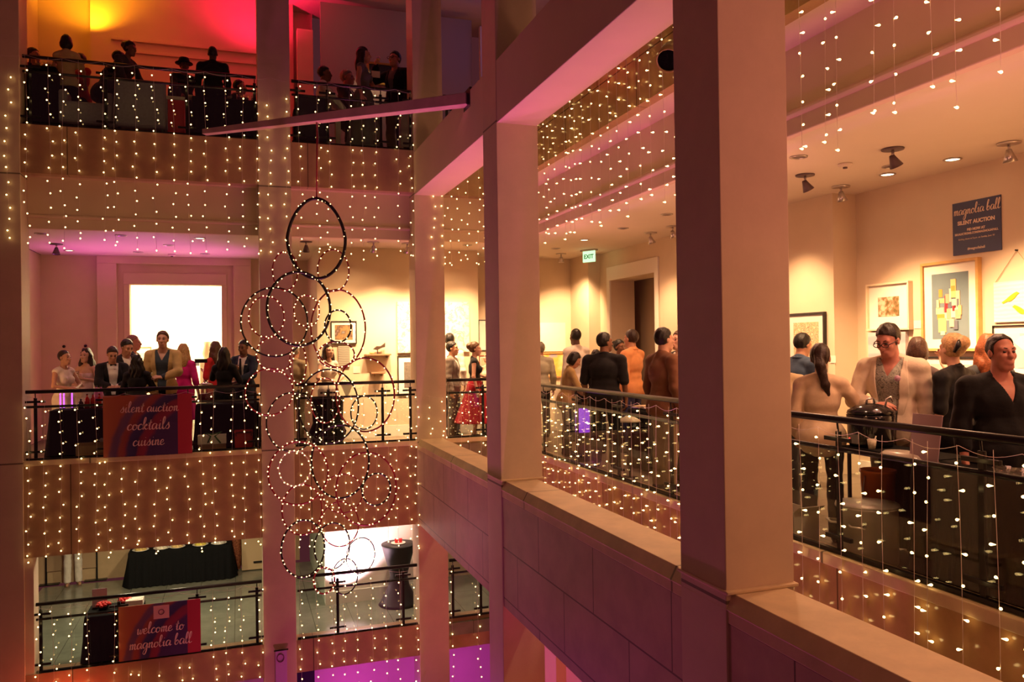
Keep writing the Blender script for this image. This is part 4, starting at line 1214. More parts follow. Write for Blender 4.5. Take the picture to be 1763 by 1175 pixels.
            mb.tube([a_, (a_ + b_) / 2 + np.array([.02, .02, 0]), b_], [.014, .022, .012], 8).build('hair_clip', cm, root, True, local=True)
        elif kind == 'sandals':
            for f in feet:
                mb = MB(); a_ = f[0][1] * s; b_ = f[0][2] * s
                mb.box(min(a_[0], b_[0]) - .035, max(a_[0], b_[0]) + .035, b_[1] - .03, a_[1] + .04, .0, .012); mb.tube([b_ + V3(-.036, .03, .0), b_ + V3(0, .03, .04), b_ + V3(.036, .03, 0)], .008, 6)
                mb.build('sandal', cm, root, True, local=True)
    Wm = Matrix.Translation((X, Y, floor)) @ Matrix.Rotation(R(yaw), 4, 'Z')
    return root, {k: Wm @ Vector([float(c) * s for c in v]) for k, v in hp_world.items()}

# ------------------------------------------------------------------ the guests
def guest(label, px, ytop, fl, Y=None, X=None, yaw=0, top=None, hmul=1.0, dz=0.0, hlim=(1.52, 1.88), **kw):
    p = atY(px, ytop, Y) if Y is not None else atX(px, ytop, X)
    h = min(max((p.z - fl - dz) * hmul, hlim[0]), hlim[1])
    if kw.get('sit'): h = min(max((p.z - fl - dz) / .75, 1.6), 1.9)
    return person(label, p.x, p.y, fl + dz, h, yaw, **kw)
INK = (.010, .010, .012); CHAR = (.035, .035, .04); NAVY = (.02, .028, .05); CREAM = (.66, .55, .38); TAN = (.55, .40, .17)
IVORY = (.74, .66, .54); SHIRTW = (.74, .70, .62)
SHOEB = ('shoes', (.015, .012, .010)); TRB = ('trousers', INK); TRC = ('trousers', CHAR)
suit = lambda c, sh=SHIRTW, **k: (('shirt', sh, {'hem': .95, 'sleeve': 1.9}), ('jacket', c, k), ('trousers', c), SHOEB)
HELD = {}
# middle floor, left bay
guest('woman with cropped brown hair in a sleeveless ivory dress, arms folded, at the left end', 110, 604, FM, Y=14.1, yaw=48, sex='f', hy=14, skin='tan',
      hair=('crop', BRN_H), la='fold', ra='fold', wear=(('top', IVORY, {'hem': .9}), ('skirt', IVORY, {'hem': .52}), SHOEB), res=.011)
HELD['a'] = guest('woman with dark wavy hair in a strapless pink gown holding a glass', 148, 601, FM, Y=14.8, yaw=-22, sex='f', skin='fair', hair=('wavy', BRN_H),
      la='drink', ra='fold', wear=(('top', (.72, .52, .50), {'strapless': 1, 'hem': .9}), ('skirt', (.60, .50, .48), {'hem': .06, 'flare': .10})))
guest('man in a black dinner suit and white shirt looking down at his clasped hands', 193, 597, FM, Y=14.15, yaw=14, hp=-24, skin='tan', hair=('short', BRN_H), la='waist', ra='waist',
      wear=suit(INK, open=(.03, .085, .95)) + (('bowtie', INK),))
guest('man in a dark suit bending his head behind the man with the white shirt', 212, 586, FM, Y=14.65, yaw=38, hp=-20, lean=6, skin='tan', hair=('short', BLK_H), wear=suit((.02, .018, .022)), hmul=1.01)
guest('bald man in a dark suit in profile against the bright doorway', 229, 577, FM, Y=15.1, yaw=82, skin='ruddy', hair=('crop', (.30, .17, .12)), wear=suit((.03, .022, .026)))
guest('woman with long black curls and a black top seen from behind', 236, 612, FM, Y=13.75, yaw=172, sex='f', wide=1.08, skin='tan', hair=('wavy', BLK_H), ra='fold', la='fold', face=False,
      wear=(('shirt', INK, {'sleeve': 1.6}), ('skirt', INK, {'hem': .3}), SHOEB))
HELD['b'] = guest('tall man in a tan jacket over an open dark denim shirt holding a glass', 280, 571, FM, Y=14.05, yaw=-4, skin='fair', hair=('short', LBR_H), la='waist', ra='down', hlim=(1.5, 1.93),
      wear=(('shirt', (.05, .07, .09), {'v': .14, 'hem': .9, 'sleeve': 1.9}), ('jacket', TAN, {'open': (.05, .10, .86)}), TRB, SHOEB), res=.009)
guest('woman with straight blonde hair in a magenta dress seen from behind', 316, 593, FM, Y=14.5, yaw=158, sex='f', skin='fair', hair=('long', BLO_H), la='hold', ra='down', face=False,
      wear=(('shirt', (.62, .015, .22), {'sleeve': 1.3, 'collar': False}), ('skirt', (.62, .015, .22), {'hem': .45}), SHOEB))
guest('woman with light brown hair in a red top turned away beside the doorway', 370, 589, FM, Y=14.95, yaw=-140, sex='f', skin='fair', hair=('long', LBR_H), la='down', ra='hold', face=False,
      wear=(('shirt', (.45, .02, .02), {'sleeve': 1.0, 'collar': False}), TRB, SHOEB))
guest('woman with long black hair in a short black dress and bare legs', 386, 599, FM, Y=13.85, yaw=160, sex='f', skin='brown', hair=('long', BLK_H), ra='fold', la='hold', face=False,
      wear=(('shirt', INK, {'sleeve': 1.0, 'collar': False}), ('skirt', INK, {'hem': .62, 'flare': .0}), SHOEB))
HELD['c'] = guest('bearded man in a navy suit and tie with a white pocket square', 420, 586, FM, Y=14.75, yaw=-28, hp=-12, skin='brown', hair=('crop', BLK_H), la='waist', ra='drink',
      wear=suit(NAVY) + (('tie', INK), ('square', SHIRTW)))
# middle floor, second and third bay
HELD['d'] = guest('woman with long brown hair in a white dress standing behind the round high table', 565, 593, FM, Y=13.75, yaw=24, sex='f', skin='fair', hair=('long', BRN_H), la='waist', ra='fold',
      wear=(('top', (.70, .64, .54), {'hem': .9}), ('skirt', (.70, .64, .54), {'hem': .4, 'flare': .05}), SHOEB))
guest('man in a tan jacket partly hidden by the middle pillar', 507, 594, FM, Y=13.9, yaw=150, skin='tan', hair=('short', GRY_H), face=False, wear=suit((.35, .27, .16)))
guest('man in a grey suit beside the corner pillar looking right', 778, 589, FM, Y=13.5, yaw=62, skin='tan', hair=('short', BLK_H), wear=suit((.16, .13, .11)))
guest('tall man in a white shirt standing behind the man in grey', 774, 575, FM, Y=14.0, yaw=150, skin='tan', hair=('short', BLK_H), face=False, wear=(('shirt', SHIRTW), TRC, SHOEB))
guest('woman in a black top and wide dark red skirt with blonde hair pinned up', 817, 590, FM, Y=13.25, yaw=74, sex='f', skin='fair', hair=('bun', LBR_H), la='fold', ra='down',
      wear=(('top', INK, {'hem': .98}), ('skirt', (.30, .008, .02), {'hem': .30, 'flare': .20}), SHOEB))
guest('person in a pale jacket mostly hidden behind the second big pillar', 842, 622, FM, Y=13.7, yaw=-80, sex='f', skin='fair', hair=('bob', LBR_H), wear=(('shirt', CREAM), TRC, SHOEB))
# right gallery, between the two big pillars
guest('person in a pale green shirt at the edge of the second pillar', 930, 590, FM, X=5.0, yaw=170, skin='tan', hair=('short', GRY_H), face=False, wear=(('shirt', (.50, .48, .36)), TRC, SHOEB))
guest('woman with a short dark bob in a cream cardigan looking down at the rail', 975, 606, FM, X=4.5, yaw=78, hp=-28, lean=8, sex='f', wide=1.05, skin='tan', hair=('bob', BLK_H), la='waist', ra='waist',
      wear=(('shirt', (.52, .36, .15), {'sleeve': 2, 'hem': .75}), TRC, SHOEB), res=.010)
guest('man with a shaved head in a white shirt seen from behind', 991, 567, FM, X=5.35, yaw=-160, hy=-15, skin='dark', hair=('crop', BLK_H), wide=1.05, face=False, wear=(('shirt', SHIRTW, {'hem': .78}), TRC, SHOEB))
guest('large man in a black short-sleeved polo shirt seen from behind', 1040, 574, FM, X=4.55, yaw=140, hy=-40, skin='brown', hair=('short', BLK_H), wide=1.24, belly=.5, la='down', ra='down', face=False,
      wear=(('shirt', INK, {'sleeve': .95, 'hem': .74}), ('trousers', INK), SHOEB), res=.009)
guest('person with black hair hidden behind the man in the black polo', 1026, 603, FM, X=5.0, yaw=150, sex='f', skin='brown', hair=('bob', BLK_H), face=False, wear=(('shirt', INK), TRB, SHOEB))
guest('man in a coral blazer and navy trousers seen from behind', 1087, 569, FM, X=5.5, yaw=-150, hy=-8, skin='tan', hair=('short', BRN_H), la='down', ra='hold', face=False,
      wear=(('shirt', SHIRTW, {'hem': .95}), ('jacket', (.72, .32, .13), {'hem': .84}), ('trousers', (.03, .035, .10)), SHOEB), res=.010)
guest('person with tied dark hair facing the man in the coral blazer', 1066, 586, FM, X=5.85, yaw=20, sex='f', skin='brown', hair=('bun', BLK_H), ra='chin', wear=(('shirt', CHAR, {'sleeve': 1}), TRC, SHOEB))
guest('man with black hair and beard in a brown turtleneck sweater', 1142, 566, FM, X=4.42, yaw=96, hy=0, skin='fair', hair=('short', BLK_H), wide=1.06, la='down', ra='down',
      wear=(('shirt', (.22, .10, .055), {'neck': .05, 'hem': .82, 'g': .02}), ('trousers', (.30, .20, .11)), SHOEB), res=.008)
guest('man in a dark jacket with his hand raised to his chin', 1170, 570, FM, X=5.5, yaw=-80, skin='fair', hair=('short', LBR_H), la='fold', ra='chin', wear=suit(CHAR), res=.009)
# right gallery, nearest opening
guest('person in a cream jacket cut off by the near pillar', 1345, 600, FM, X=4.9, yaw=150, skin='tan', hair=('short', BRN_H), face=False, wear=(('shirt', (.62, .48, .30)), TRC, SHOEB))
guest('man in a blue blazer looking at the black framed picture', 1378, 575, FM, X=5.85, yaw=98, hp=-16, skin='tan', hair=('short', BLK_H), la='down', ra='fold',
      wear=(('shirt', SHIRTW, {'hem': .95}), ('jacket', (.045, .07, .12)), ('trousers', (.05, .07, .11)), SHOEB), res=.009)
SRV = guest('woman server with a dark ponytail in a cream blouse reaching to the right', 1412, 596, FM, X=4.45, yaw=150, sex='f', wide=1.06, hy=-8, skin='tan', hair=('pony', (.03, .014, .010)),
      la='down', ra='down', face=False, hlim=(1.5, 1.7), res=.007, curl=.8,
      wear=(('shirt', (.66, .50, .34), {'sleeve': 1.85, 'hem': .78}), ('trousers', (.03, .025, .025)), SHOEB)) if False else None
p_ = atX(1412, 596, 4.46)
person('woman server with a dark ponytail in a cream blouse reaching to the right', p_.x, p_.y, FM, p_.z - FM + .01, 140, 'f', wide=1.12, hy=-8, skin='tan', hair=('pony', (.03, .014, .010)),
       la=((.20, -.06, .92), (.4, 1, 0), (0, -.12, -1), (-1, 0, 0)), ra=((.42, -.26, 1.12), (.5, .6, -1), (.75, -.65, .1), (0, -.1, -1)), face=False, res=.007, curl=.85,
       wear=(('shirt', (.66, .50, .34), {'sleeve': 1.85, 'hem': .76}), ('trousers', (.03, .025, .025)), SHOEB))
person('man with glasses in a cream linen blazer over a patterned grey shirt', *(lambda p: (p.x, p.y))(atX(1536, 564, 4.95)), FM, atX(1536, 564, 4.95).z - FM + .03, -62, 'm', wide=1.10, hy=-12, hp=-22, lean=3, skin='ruddy',
       hair=('short', (.022, .014, .010)), la='down', ra='fold', res=.006,
       wear=(('shirt', ramp_mat('floral_shirt', [(.35, (.10, .11, .10)), (.5, (.42, .43, .36)), (.62, (.20, .22, .20)), (.8, (.5, .5, .42))], 'noise', 28, .8, 3, 1.5), {'v': .12, 'hem': .80, 'sleeve': 1.9}),
             ('jacket', (.74, .65, .50), {'open': (.05, .10, .80), 'hem': .76}), ('trousers', (.28, .22, .15)), SHOEB, ('glasses', BLACK), ('badge', mat('pink_badge', (.72, .45, .62), .4, var=.2, scale=60))))
guest('woman with smooth brown hair holding a phone up to the pictures', 1580, 582, FM, X=5.9, yaw=120, sex='f', skin='fair', hair=('bob', (.06, .025, .015)), la='hold', ra='up', face=False,
      wear=(('top', (.08, .05, .05), {'hem': .9}), TRB, SHOEB), res=.009)
guest('heavy woman in a black short-sleeved top with blonde hair in a black claw clip', 1640, 577, FM, X=5.25, yaw=-165, hy=-20, sex='f', wide=1.42, belly=.3, skin='fair', hair=('bun', (.50, .32, .14)), la='down', ra='fold', face=False,
      wear=(('shirt', INK, {'sleeve': .95, 'hem': .7}), TRB, SHOEB, ('clip', BLACK)), res=.009)
guest('woman with copper red hair behind the bald man', 1700, 577, FM, X=6.1, yaw=150, sex='f', skin='fair', hair=('long', RED_H), face=False, wear=(('shirt', CHAR), TRB, SHOEB))
person('balding man in a black V-neck shirt at the right edge', *(lambda p: (p.x, p.y))(atX(1722, 583, 4.72)), FM, atX(1722, 583, 4.72).z - FM + .02, -22, 'm', wide=1.24, belly=.7, hy=4, skin='ruddy', hair=('receding', (.018, .012, .010)),
       la='down', ra='down', res=.006, wear=(('shirt', INK, {'v': .17, 'sleeve': 1.6, 'hem': .76}), ('trousers', INK), SHOEB))
# upper floor
guest('child in dark red sitting at the far left of the upper floor', 57, 122, FU, Y=13.7, yaw=70, sit=True, dz=.25, skin='tan', hair=('short', BRN_H), la='table', ra='table', wear=(('shirt', (.25, .03, .03)), TRB, SHOEB))
guest('woman in a yellow cream blouse seen from behind on the upper floor', 115, 102, FU, Y=13.2, yaw=172, sex='f', skin='tan', hair=('bob', BLK_H), la='table', ra='table', face=False, wear=(('shirt', (.55, .46, .22), {'sleeve': .7, 'collar': False}), TRB, SHOEB))
guest('man in a red shirt beside the woman in yellow', 138, 107, FU, Y=13.95, yaw=-50, skin='tan', hair=('short', BRN_H), la='table', ra='table', wear=(('shirt', (.40, .03, .02)), TRB, SHOEB))
guest('big person with hair in a knot leaning over in a dark patterned coat', 205, 74, FU, Y=13.35, yaw=60, lean=18, sex='f', wide=1.3, skin='brown', hair=('bun', BLK_H), la='table', ra='table', hmul=1.02, hlim=(1.5, 1.98),
      wear=(('shirt', (.045, .04, .04), {'hem': .7}), ('skirt', INK, {'hem': .3}), SHOEB))
guest('person in a dark coat bending beside the big person with the knot', 178, 84, FU, Y=13.7, yaw=110, lean=22, wide=1.2, skin='brown', hair=('short', BLK_H), la='table', ra='table', hmul=1.03, wear=(('shirt', INK, {'hem': .7}), TRB, SHOEB))
guest('man wearing a dark cap behind the bar on the upper floor', 317, 116, FU, Y=13.75, yaw=20, skin='brown', hair=('crop', BLK_H), la='table', ra='table', wear=(('shirt', (.02, .03, .03)), TRB, SHOEB, ('hat', INK)))
guest('big man in black standing with his back to the upper rail', 366, 88, FU, Y=13.0, yaw=176, wide=1.12, skin='dark', hair=('crop', BLK_H), face=False, wear=(('shirt', INK, {'hem': .7}), TRB, SHOEB), hlim=(1.5, 1.95))
guest('man in a dark suit sitting at the table by the red wall', 412, 147, FU, Y=13.55, yaw=70, sit=True, skin='tan', hair=('short', BLK_H), la='table', ra='table', wear=(('shirt', SHIRTW, {'hem': .95}), ('jacket', INK), TRB, SHOEB))
guest('man in a white shirt sitting on the dark chair of the upper floor', 558, 115, FU, Y=13.25, yaw=80, sit=True, dz=.18, skin='brown', hair=('short', BLK_H), la='table', ra='table', wear=(('shirt', SHIRTW), TRB, SHOEB))
guest('old man with grey hair sitting and looking right on the upper floor', 597, 121, FU, Y=13.75, yaw=60, sit=True, dz=.18, skin='ruddy', hair=('short', GRY_H), la='table', ra='table', wear=(('shirt', SHIRTW, {'hem': .95}), ('jacket', (.05, .06, .08)), TRC, SHOEB))
guest('woman in a long sleeveless grey gown turning on the upper floor', 625, 82, FU, Y=13.05, yaw=66, hy=16, sex='f', skin='tan', hair=('long', BRN_H), la='waist', ra='down',
      wear=(('top', (.13, .13, .12), {'hem': .9}), ('skirt', (.13, .13, .12), {'hem': .06, 'flare': .12})), hlim=(1.5, 1.9))
HELD['e'] = guest('man with glasses in a black suit raising a glass on the upper floor', 680, 82, FU, Y=13.5, yaw=-48, skin='tan', hair=('short', BLK_H), la='down', ra=((.14, -.30, 1.46), (.9, -.2, -1), (-.2, -.5, .9), (-.6, .6, 0)), curl=1.1,
      wear=suit(INK, (.12, .12, .12)) + (('glasses', BLACK),), hlim=(1.5, 1.92))
# lower floor
pw = atZ(126, 1008, FL)
person('woman in white trousers and sandals, seen only from the knees down', pw.x, pw.y, FL, 1.68, 12, 'f', skin='tan', hair=('long', BRN_H), face=False,
       wear=(('shirt', INK), ('trousers', (.78, .72, .62)), ('sandals', (.20, .13, .08))))

# ------------------------------------------------------------------ small glassware helpers
CLEAR = glass_mat('drink_glass', (.92, .92, .90), 0.16)
def wine_glass(label, p, s=1.0, drink=(.55, .30, .06)):
    t = thing('wine_glass', label, 'glass', p)
    MB().lathe([(.033 * s, 0), (.034 * s, .003), (.004 * s, .008), (.004 * s, .075 * s), (.03 * s, .10 * s), (.038 * s, .135 * s), (.032 * s, .175 * s), (.031 * s, .175 * s), (.036 * s, .135 * s), (.0001, .085 * s)], p, 14).build('bowl', CLEAR, t, True)
    MB().lathe([(.0001, .088 * s), (.029 * s, .102 * s), (.034 * s, .13 * s), (.0001, .13 * s)], p, 12).build('drink', mat('drink_%d' % int(drink[0] * 100), drink, .1), t, True)
    return t
def tumbler(label, p, group=None, h=.10, r=.034, drink=None):
    t = thing('tumbler', label, 'glass', p, group)
    MB().lathe([(.0001, 0), (r * .85, 0), (r, h), (r * .93, h), (r * .78, .008), (.0001, .008)], p, 12).build('cup', CLEAR, t, True)
    if drink: MB().lathe([(.0001, .01), (r * .76, .01), (r * .88, h * .65), (.0001, h * .65)], p, 12).build('drink', mat('dr_%d_%d' % (int(drink[0] * 99), int(drink[1] * 99)), drink, .1), t, True)
    return t
def bottle(label, p, col, group=None, h=.28, r=.036, cap=None, band=None):
    t = thing('bottle', label, 'bottle', p, group)
    MB().lathe([(.0001, 0), (r, 0), (r, h * .58), (r * .8, h * .68), (r * .36, h * .78), (r * .34, h * .96), (.0001, h * .96)], p, 14).build('body', col, t, True)
    MB().lathe([(r * .4, h * .95), (r * .4, h), (.0001, h)], p, 12).build('cap', cap or BLACK, t, True)
    if band: MB().lathe([(r * 1.02, h * .22), (r * 1.02, h * .48)], p, 14).build('label_band', band, t, True)
    return t
if 'a' in HELD:
    wine_glass('wine glass in the hand of the woman in the pink gown', HELD['a'][1]['L'] - Vector((0, 0, .09)))
    tumbler('clear tumbler in the hand of the man in the tan jacket', HELD['b'][1]['L'] - Vector((0, 0, .05)), drink=(.5, .3, .1))
    tumbler('tumbler with an orange drink held by the man in the navy suit', HELD['c'][1]['R'] - Vector((0, 0, .05)), drink=(.7, .28, .03))
    wine_glass('champagne glass raised by the man with glasses upstairs', HELD['e'][1]['R'] - Vector((0, 0, .09)), 1.0, (.8, .5, .15))
    pp = HELD['d'][1]['L']
    t = thing('plate', 'small white plate held by the woman in the white dress', 'plate', pp)
    MB().lathe([(.0001, 0), (.05, 0), (.09, .012), (.088, .016), (.05, .006), (.0001, .006)], pp, 20).build('dish', WHITE, t, True)
# ------------------------------------------------------------------ draped tables
def draped_table(label, x0, x1, y0, y1, zt, zf, flare=.06, m=None, cat='table', name='draped_table', n=46):
    root = thing(name, label, cat, ((x0 + x1) / 2, (y0 + y1) / 2, zf))
    mb = MB(); ring = []
    L = 2 * (x1 - x0) + 2 * (y1 - y0); N = max(24, int(n * L))
    for k in range(N):
        t = k / N * L
        if t < x1 - x0: ring.append((x0 + t, y0, 0, -1))
        elif t < x1 - x0 + y1 - y0: ring.append((x1, y0 + t - (x1 - x0), 1, 0))
        elif t < 2 * (x1 - x0) + y1 - y0: ring.append((x1 - (t - (x1 - x0) - (y1 - y0)), y1, 0, 1))
        else: ring.append((x0, y1 - (t - 2 * (x1 - x0) - (y1 - y0)), -1, 0))
    levels = [(0.0, zt), (0.012, zt - .012), (0.02, zt - .10), (flare * .5, (zt + zf) / 2), (flare, zf + .012)]
    vs = []
    for o, z in levels:
        for k, (x, y, nx, ny) in enumerate(ring):
            w = (zt - z) / max(.01, zt - zf)
            r_ = o + .022 * w * math.sin(k * 1.15) + .012 * w * math.sin(k * .43 + 1)
            vs.append((x + nx * r_, y + ny * r_, z))
    fs = [(i * N + k, i * N + (k + 1) % N, (i + 1) * N + (k + 1) % N, (i + 1) * N + k)[::-1] for i in range(len(levels) - 1) for k in range(N)]
    fs.append(tuple(range(N)))
    mb.add(vs, fs).build('cloth', m or BCLOTH, root, True)
    for sx in (x0 + .06, x1 - .06):
        for sy in (y0 + .06, y1 - .06): MB().cyl((sx, sy, zf), (sx, sy, zt - .03), .016, n=8).build('leg', BLACK, root)
    return root
def crate(label, x0, x1, y0, y1, z0, z1, m, name='box', cat='box', flap=True, lid=None):
    root = thing(name, label, cat, ((x0 + x1) / 2, (y0 + y1) / 2, z0))
    t = .008
    mb = MB().box(x0, x1, y0, y0 + t, z0, z1).box(x0, x1, y1 - t, y1, z0, z1).box(x0, x0 + t, y0 + t, y1 - t, z0, z1).box(x1 - t, x1, y0 + t, y1 - t, z0, z1).box(x0 + t, x1 - t, y0 + t, y1 - t, z0, z0 + t)
    mb.build('body', m, root)
    if lid: MB().box(x0 - .008, x1 + .008, y0 - .008, y1 + .008, z1, z1 + .03).build('lid', lid, root, bevel=.005)
    elif flap:
        mb = MB().add([(x0, y0, z1), (x1, y0, z1), (x1, y0 - .07, z1 + .05), (x0, y0 - .07, z1 + .05), (x0, y0 + .003, z1), (x1, y0 + .003, z1), (x1, y0 - .067, z1 + .053), (x0, y0 - .067, z1 + .053)], [(0, 1, 2, 3), (7, 6, 5, 4), (2, 6, 7, 3)])
        mb.build('flap', m, root)
    return root
CARD = mat('cardboard', (.34, .20, .09), .85, var=.08)
a, b = atY(86, 700, 13.0), atY(210, 700, 13.0)
draped_table('black draped bar table behind the left end of the banner railing', a.x, b.x, 13.0, 13.45, .66, FM, .10)
a2, b2 = atY(338, 700, 13.15), atY(446, 700, 13.15)
draped_table('black draped table right of the silent auction banner', a2.x, b2.x, 13.15, 13.6, .66, FM, .05)
REDGL = mat('red_drink_bottle', (.55, .02, .03), .12); PKGL = mat('pink_liquor_bottle', (.75, .25, .65), .12); DKGL = mat('dark_bottle', (.04, .02, .05), .12)
for i, (px, c, lab) in enumerate(((150, REDGL, 'leftmost red bottle on the draped bar table'), (160, REDGL, 'red bottle second from the left on the bar table'), (171, REDGL, 'red bottle next to the banner on the bar table'), (139, DKGL, 'short dark bottle left of the red bottles on the bar table'))):
    bottle(lab, Vector((atY(px, 690, 13.2).x, 13.2, .66)), c, 'bottles on the bar table', .22 if i < 3 else .15)
for px, lab in ((166, 'pink lit liquor bottle behind the red bottles'), (174, 'pink lit liquor bottle nearest the banner edge')):
    bottle(lab, Vector((atY(px, 690, 13.34).x, 13.34, .66)), PKGL, 'bottles on the bar table', .33, .04)
for px in (104, 110, 124):
    t = thing('light_tube', {104: 'left violet light tube on the bar table', 110: 'violet light tube beside its twin on the bar table', 124: 'thin violet light tube behind the ivory dress'}[px], 'lamp', (atY(px, 690, 13.36).x, 13.36, .66), 'violet light tubes on the bar')
    x = atY(px, 690, 13.36).x
    MB().cyl((x, 13.36, .675), (x, 13.36, .89), .010, n=10).build('tube', glow('violet_tube', (.65, .10, 1.0), 2.2), t, True)
    MB().cyl((x, 13.36, .66), (x, 13.36, .675), .02, n=12).build('base', BLACK, t)
a, b = atY(134, 770, 12.9), atY(182, 770, 12.9)
crate('brown cardboard box on the floor against the bar table', a.x, b.x, 12.74, 12.90, FM, .16, CARD)
t = thing('plastic_bag', 'crumpled clear plastic bag on the cardboard box', 'bag', (b.x - .06, 12.98, .165))
MB().ell((b.x - .08, 12.98, .205), (.09, .06, .05), 9, 6).build('film', mat('bag_film', (.55, .53, .55), .25), t, False)
a, b = atY(341, 760, 12.9), atY(389, 760, 12.9)
crate('box in white and brown wrapping with a green bow behind the glass', a.x, b.x, 12.88, 13.08, FM, .20, mat('brown_wrap', (.22, .12, .07), .8), lid=None, flap=False)
bw = [o for o in bpy.data.objects if o.get('label', '').startswith('box in white and brown')][0]
MB().box(a.x - .004, b.x + .004, 12.874, 13.084, .08, .21).build('white_sleeve', WHITE, bw)
MB().tube([(a.x + .14, 12.87, .10), (a.x + .18, 12.86, .20), (a.x + .1, 12.87, .25), (a.x + .2, 12.88, .225), (a.x + .34, 12.87, .26), (a.x + .24, 12.86, .20), (a.x + .32, 12.87, .09)], .012, 7).build('bow', mat('green_ribbon', (.05, .16, .05), .6), bw, True)
a, b = atY(404, 750, 12.9), atY(435, 750, 12.9)
cl = thing('cooler', 'red cooler box on the floor at the right of the left bay', 'cooler', ((a.x + b.x) / 2, 12.98, FM))
MB().box(a.x, b.x, 12.88, 13.08, FM + .02, .22).build('body', mat('cooler_red', (.55, .03, .02), .4), cl, bevel=.015)
MB().box(a.x - .006, b.x + .006, 12.874, 13.086, .222, .26).build('lid', mat('cooler_red', (.55, .03, .02)), cl, bevel=.012)
MB().tube([(a.x + .02, 12.87, .18), (a.x + .02, 12.85, .24), (b.x - .02, 12.85, .24), (b.x - .02, 12.87, .18)], .008, 7).build('handle', BLACK, cl, True)
x = atY(441, 770, 12.75).x
bt = thing('spray_can', 'yellow can standing by the middle pillar behind the glass', 'can', (x, 12.8, FM))
MB().lathe([(.0001, 0), (.03, 0), (.03, .22), (.012, .25), (.0001, .25)], (x, 12.8, FM), 12).build('body', mat('can_yellow', (.6, .55, .05), .3), bt, True)
MB().cyl((x, 12.8, FM + .25), (x, 12.8, FM + .285), .012, n=10).build('nozzle', WHITE, bt, True)
p = Vector((atY(355, 680, 13.35).x, 13.35, .66))
ds = thing('drink_dispenser', 'glass drink dispenser with a red drink and crossed handle lid', 'dispenser', p)
MB().lathe([(.0001, .02), (.10, .02), (.115, .08), (.12, .27), (.10, .30), (.095, .30), (.114, .27), (.11, .08), (.0001, .03)], p, 20).build('jar', CLEAR, ds, True)
MB().lathe([(.0001, .04), (.105, .04), (.112, .17), (.0001, .17)], p, 20).build('drink', mat('red_punch', (.30, .02, .05), .1), ds, True)
MB().lathe([(.105, .30), (.10, .32), (.02, .34), (.0001, .34)], p, 20).build('lid', mat('steel', (.6, .58, .55), .25, 1.0), ds, True)
MB().tube([p + Vector((-.03, 0, .38)), p + Vector((.03, 0, .34))], .006, 6).tube([p + Vector((.03, 0, .38)), p + Vector((-.03, 0, .34))], .006, 6).build('handle', BLACK, ds, True)
MB().tube([p + Vector((0, -.11, .06)), p + Vector((0, -.16, .06)), p + Vector((0, -.16, .03))], .009, 7).build('tap', mat('steel', (.6, .58, .55)), ds, True)
a = atY(336, 690, 13.3)
wb_ = thing('menu_folder', 'black menu folder held open in front of the woman in red', 'folder', atY(345, 622, 14.3))
c = atY(346, 622, 14.35)
MB().box(c.x - .10, c.x + .10, c.y - .004, c.y + .004, c.z - .03, c.z + .035).build('cover', BLACK, wb_, bevel=.003)
# round high table in the second bay
def cocktail_table(label, p, r, zt, waist, m, foot):
    t = thing('cocktail_table', label, 'table', p)
    MB().lathe([(foot, 0.005), (foot * .9, .05), (waist * 1.25, (zt - p.z) * .30), (waist, (zt - p.z) * .48), (r * .96, (zt - p.z) - .05), (r, (zt - p.z) - .02), (r, (zt - p.z)), (.0001, (zt - p.z) + .001)], p, 40).build('cloth', m, t, True)
    return t
p = Vector((atY(564, 700, 13.35).x, 13.35, FM))
cocktail_table('black draped round high table below the woman in white', p, .27, .70, .24, BCLOTH, .27)
# white corner vase / flowers by the woman in white
p = Vector((atY(597, 650, 13.9).x, 13.9, .72))
fl = thing('wrapped_bouquet', 'bouquet in pale paper held beside the woman in the white dress', 'flowers', p)
MB().lathe([(.02, -.05), (.10, .15), (.14, .22), (.13, .21), (.018, -.04)], p, 16).build('paper', mat('pale_paper', (.55, .62, .60), .6), fl, True)
for k in range(9):
    q = p + Vector((.09 * math.cos(k * 2.4) * (k / 9) ** .5, .09 * math.sin(k * 2.4) * (k / 9) ** .5, .20 + .01 * (k % 3)))
    MB().ell(q, (.025, .025, .02), 8, 6).build('flower', mat('bloom_%d' % (k % 3), ((.6, .05, .06), (.7, .6, .5), (.1, .25, .08))[k % 3], .6), fl, True)
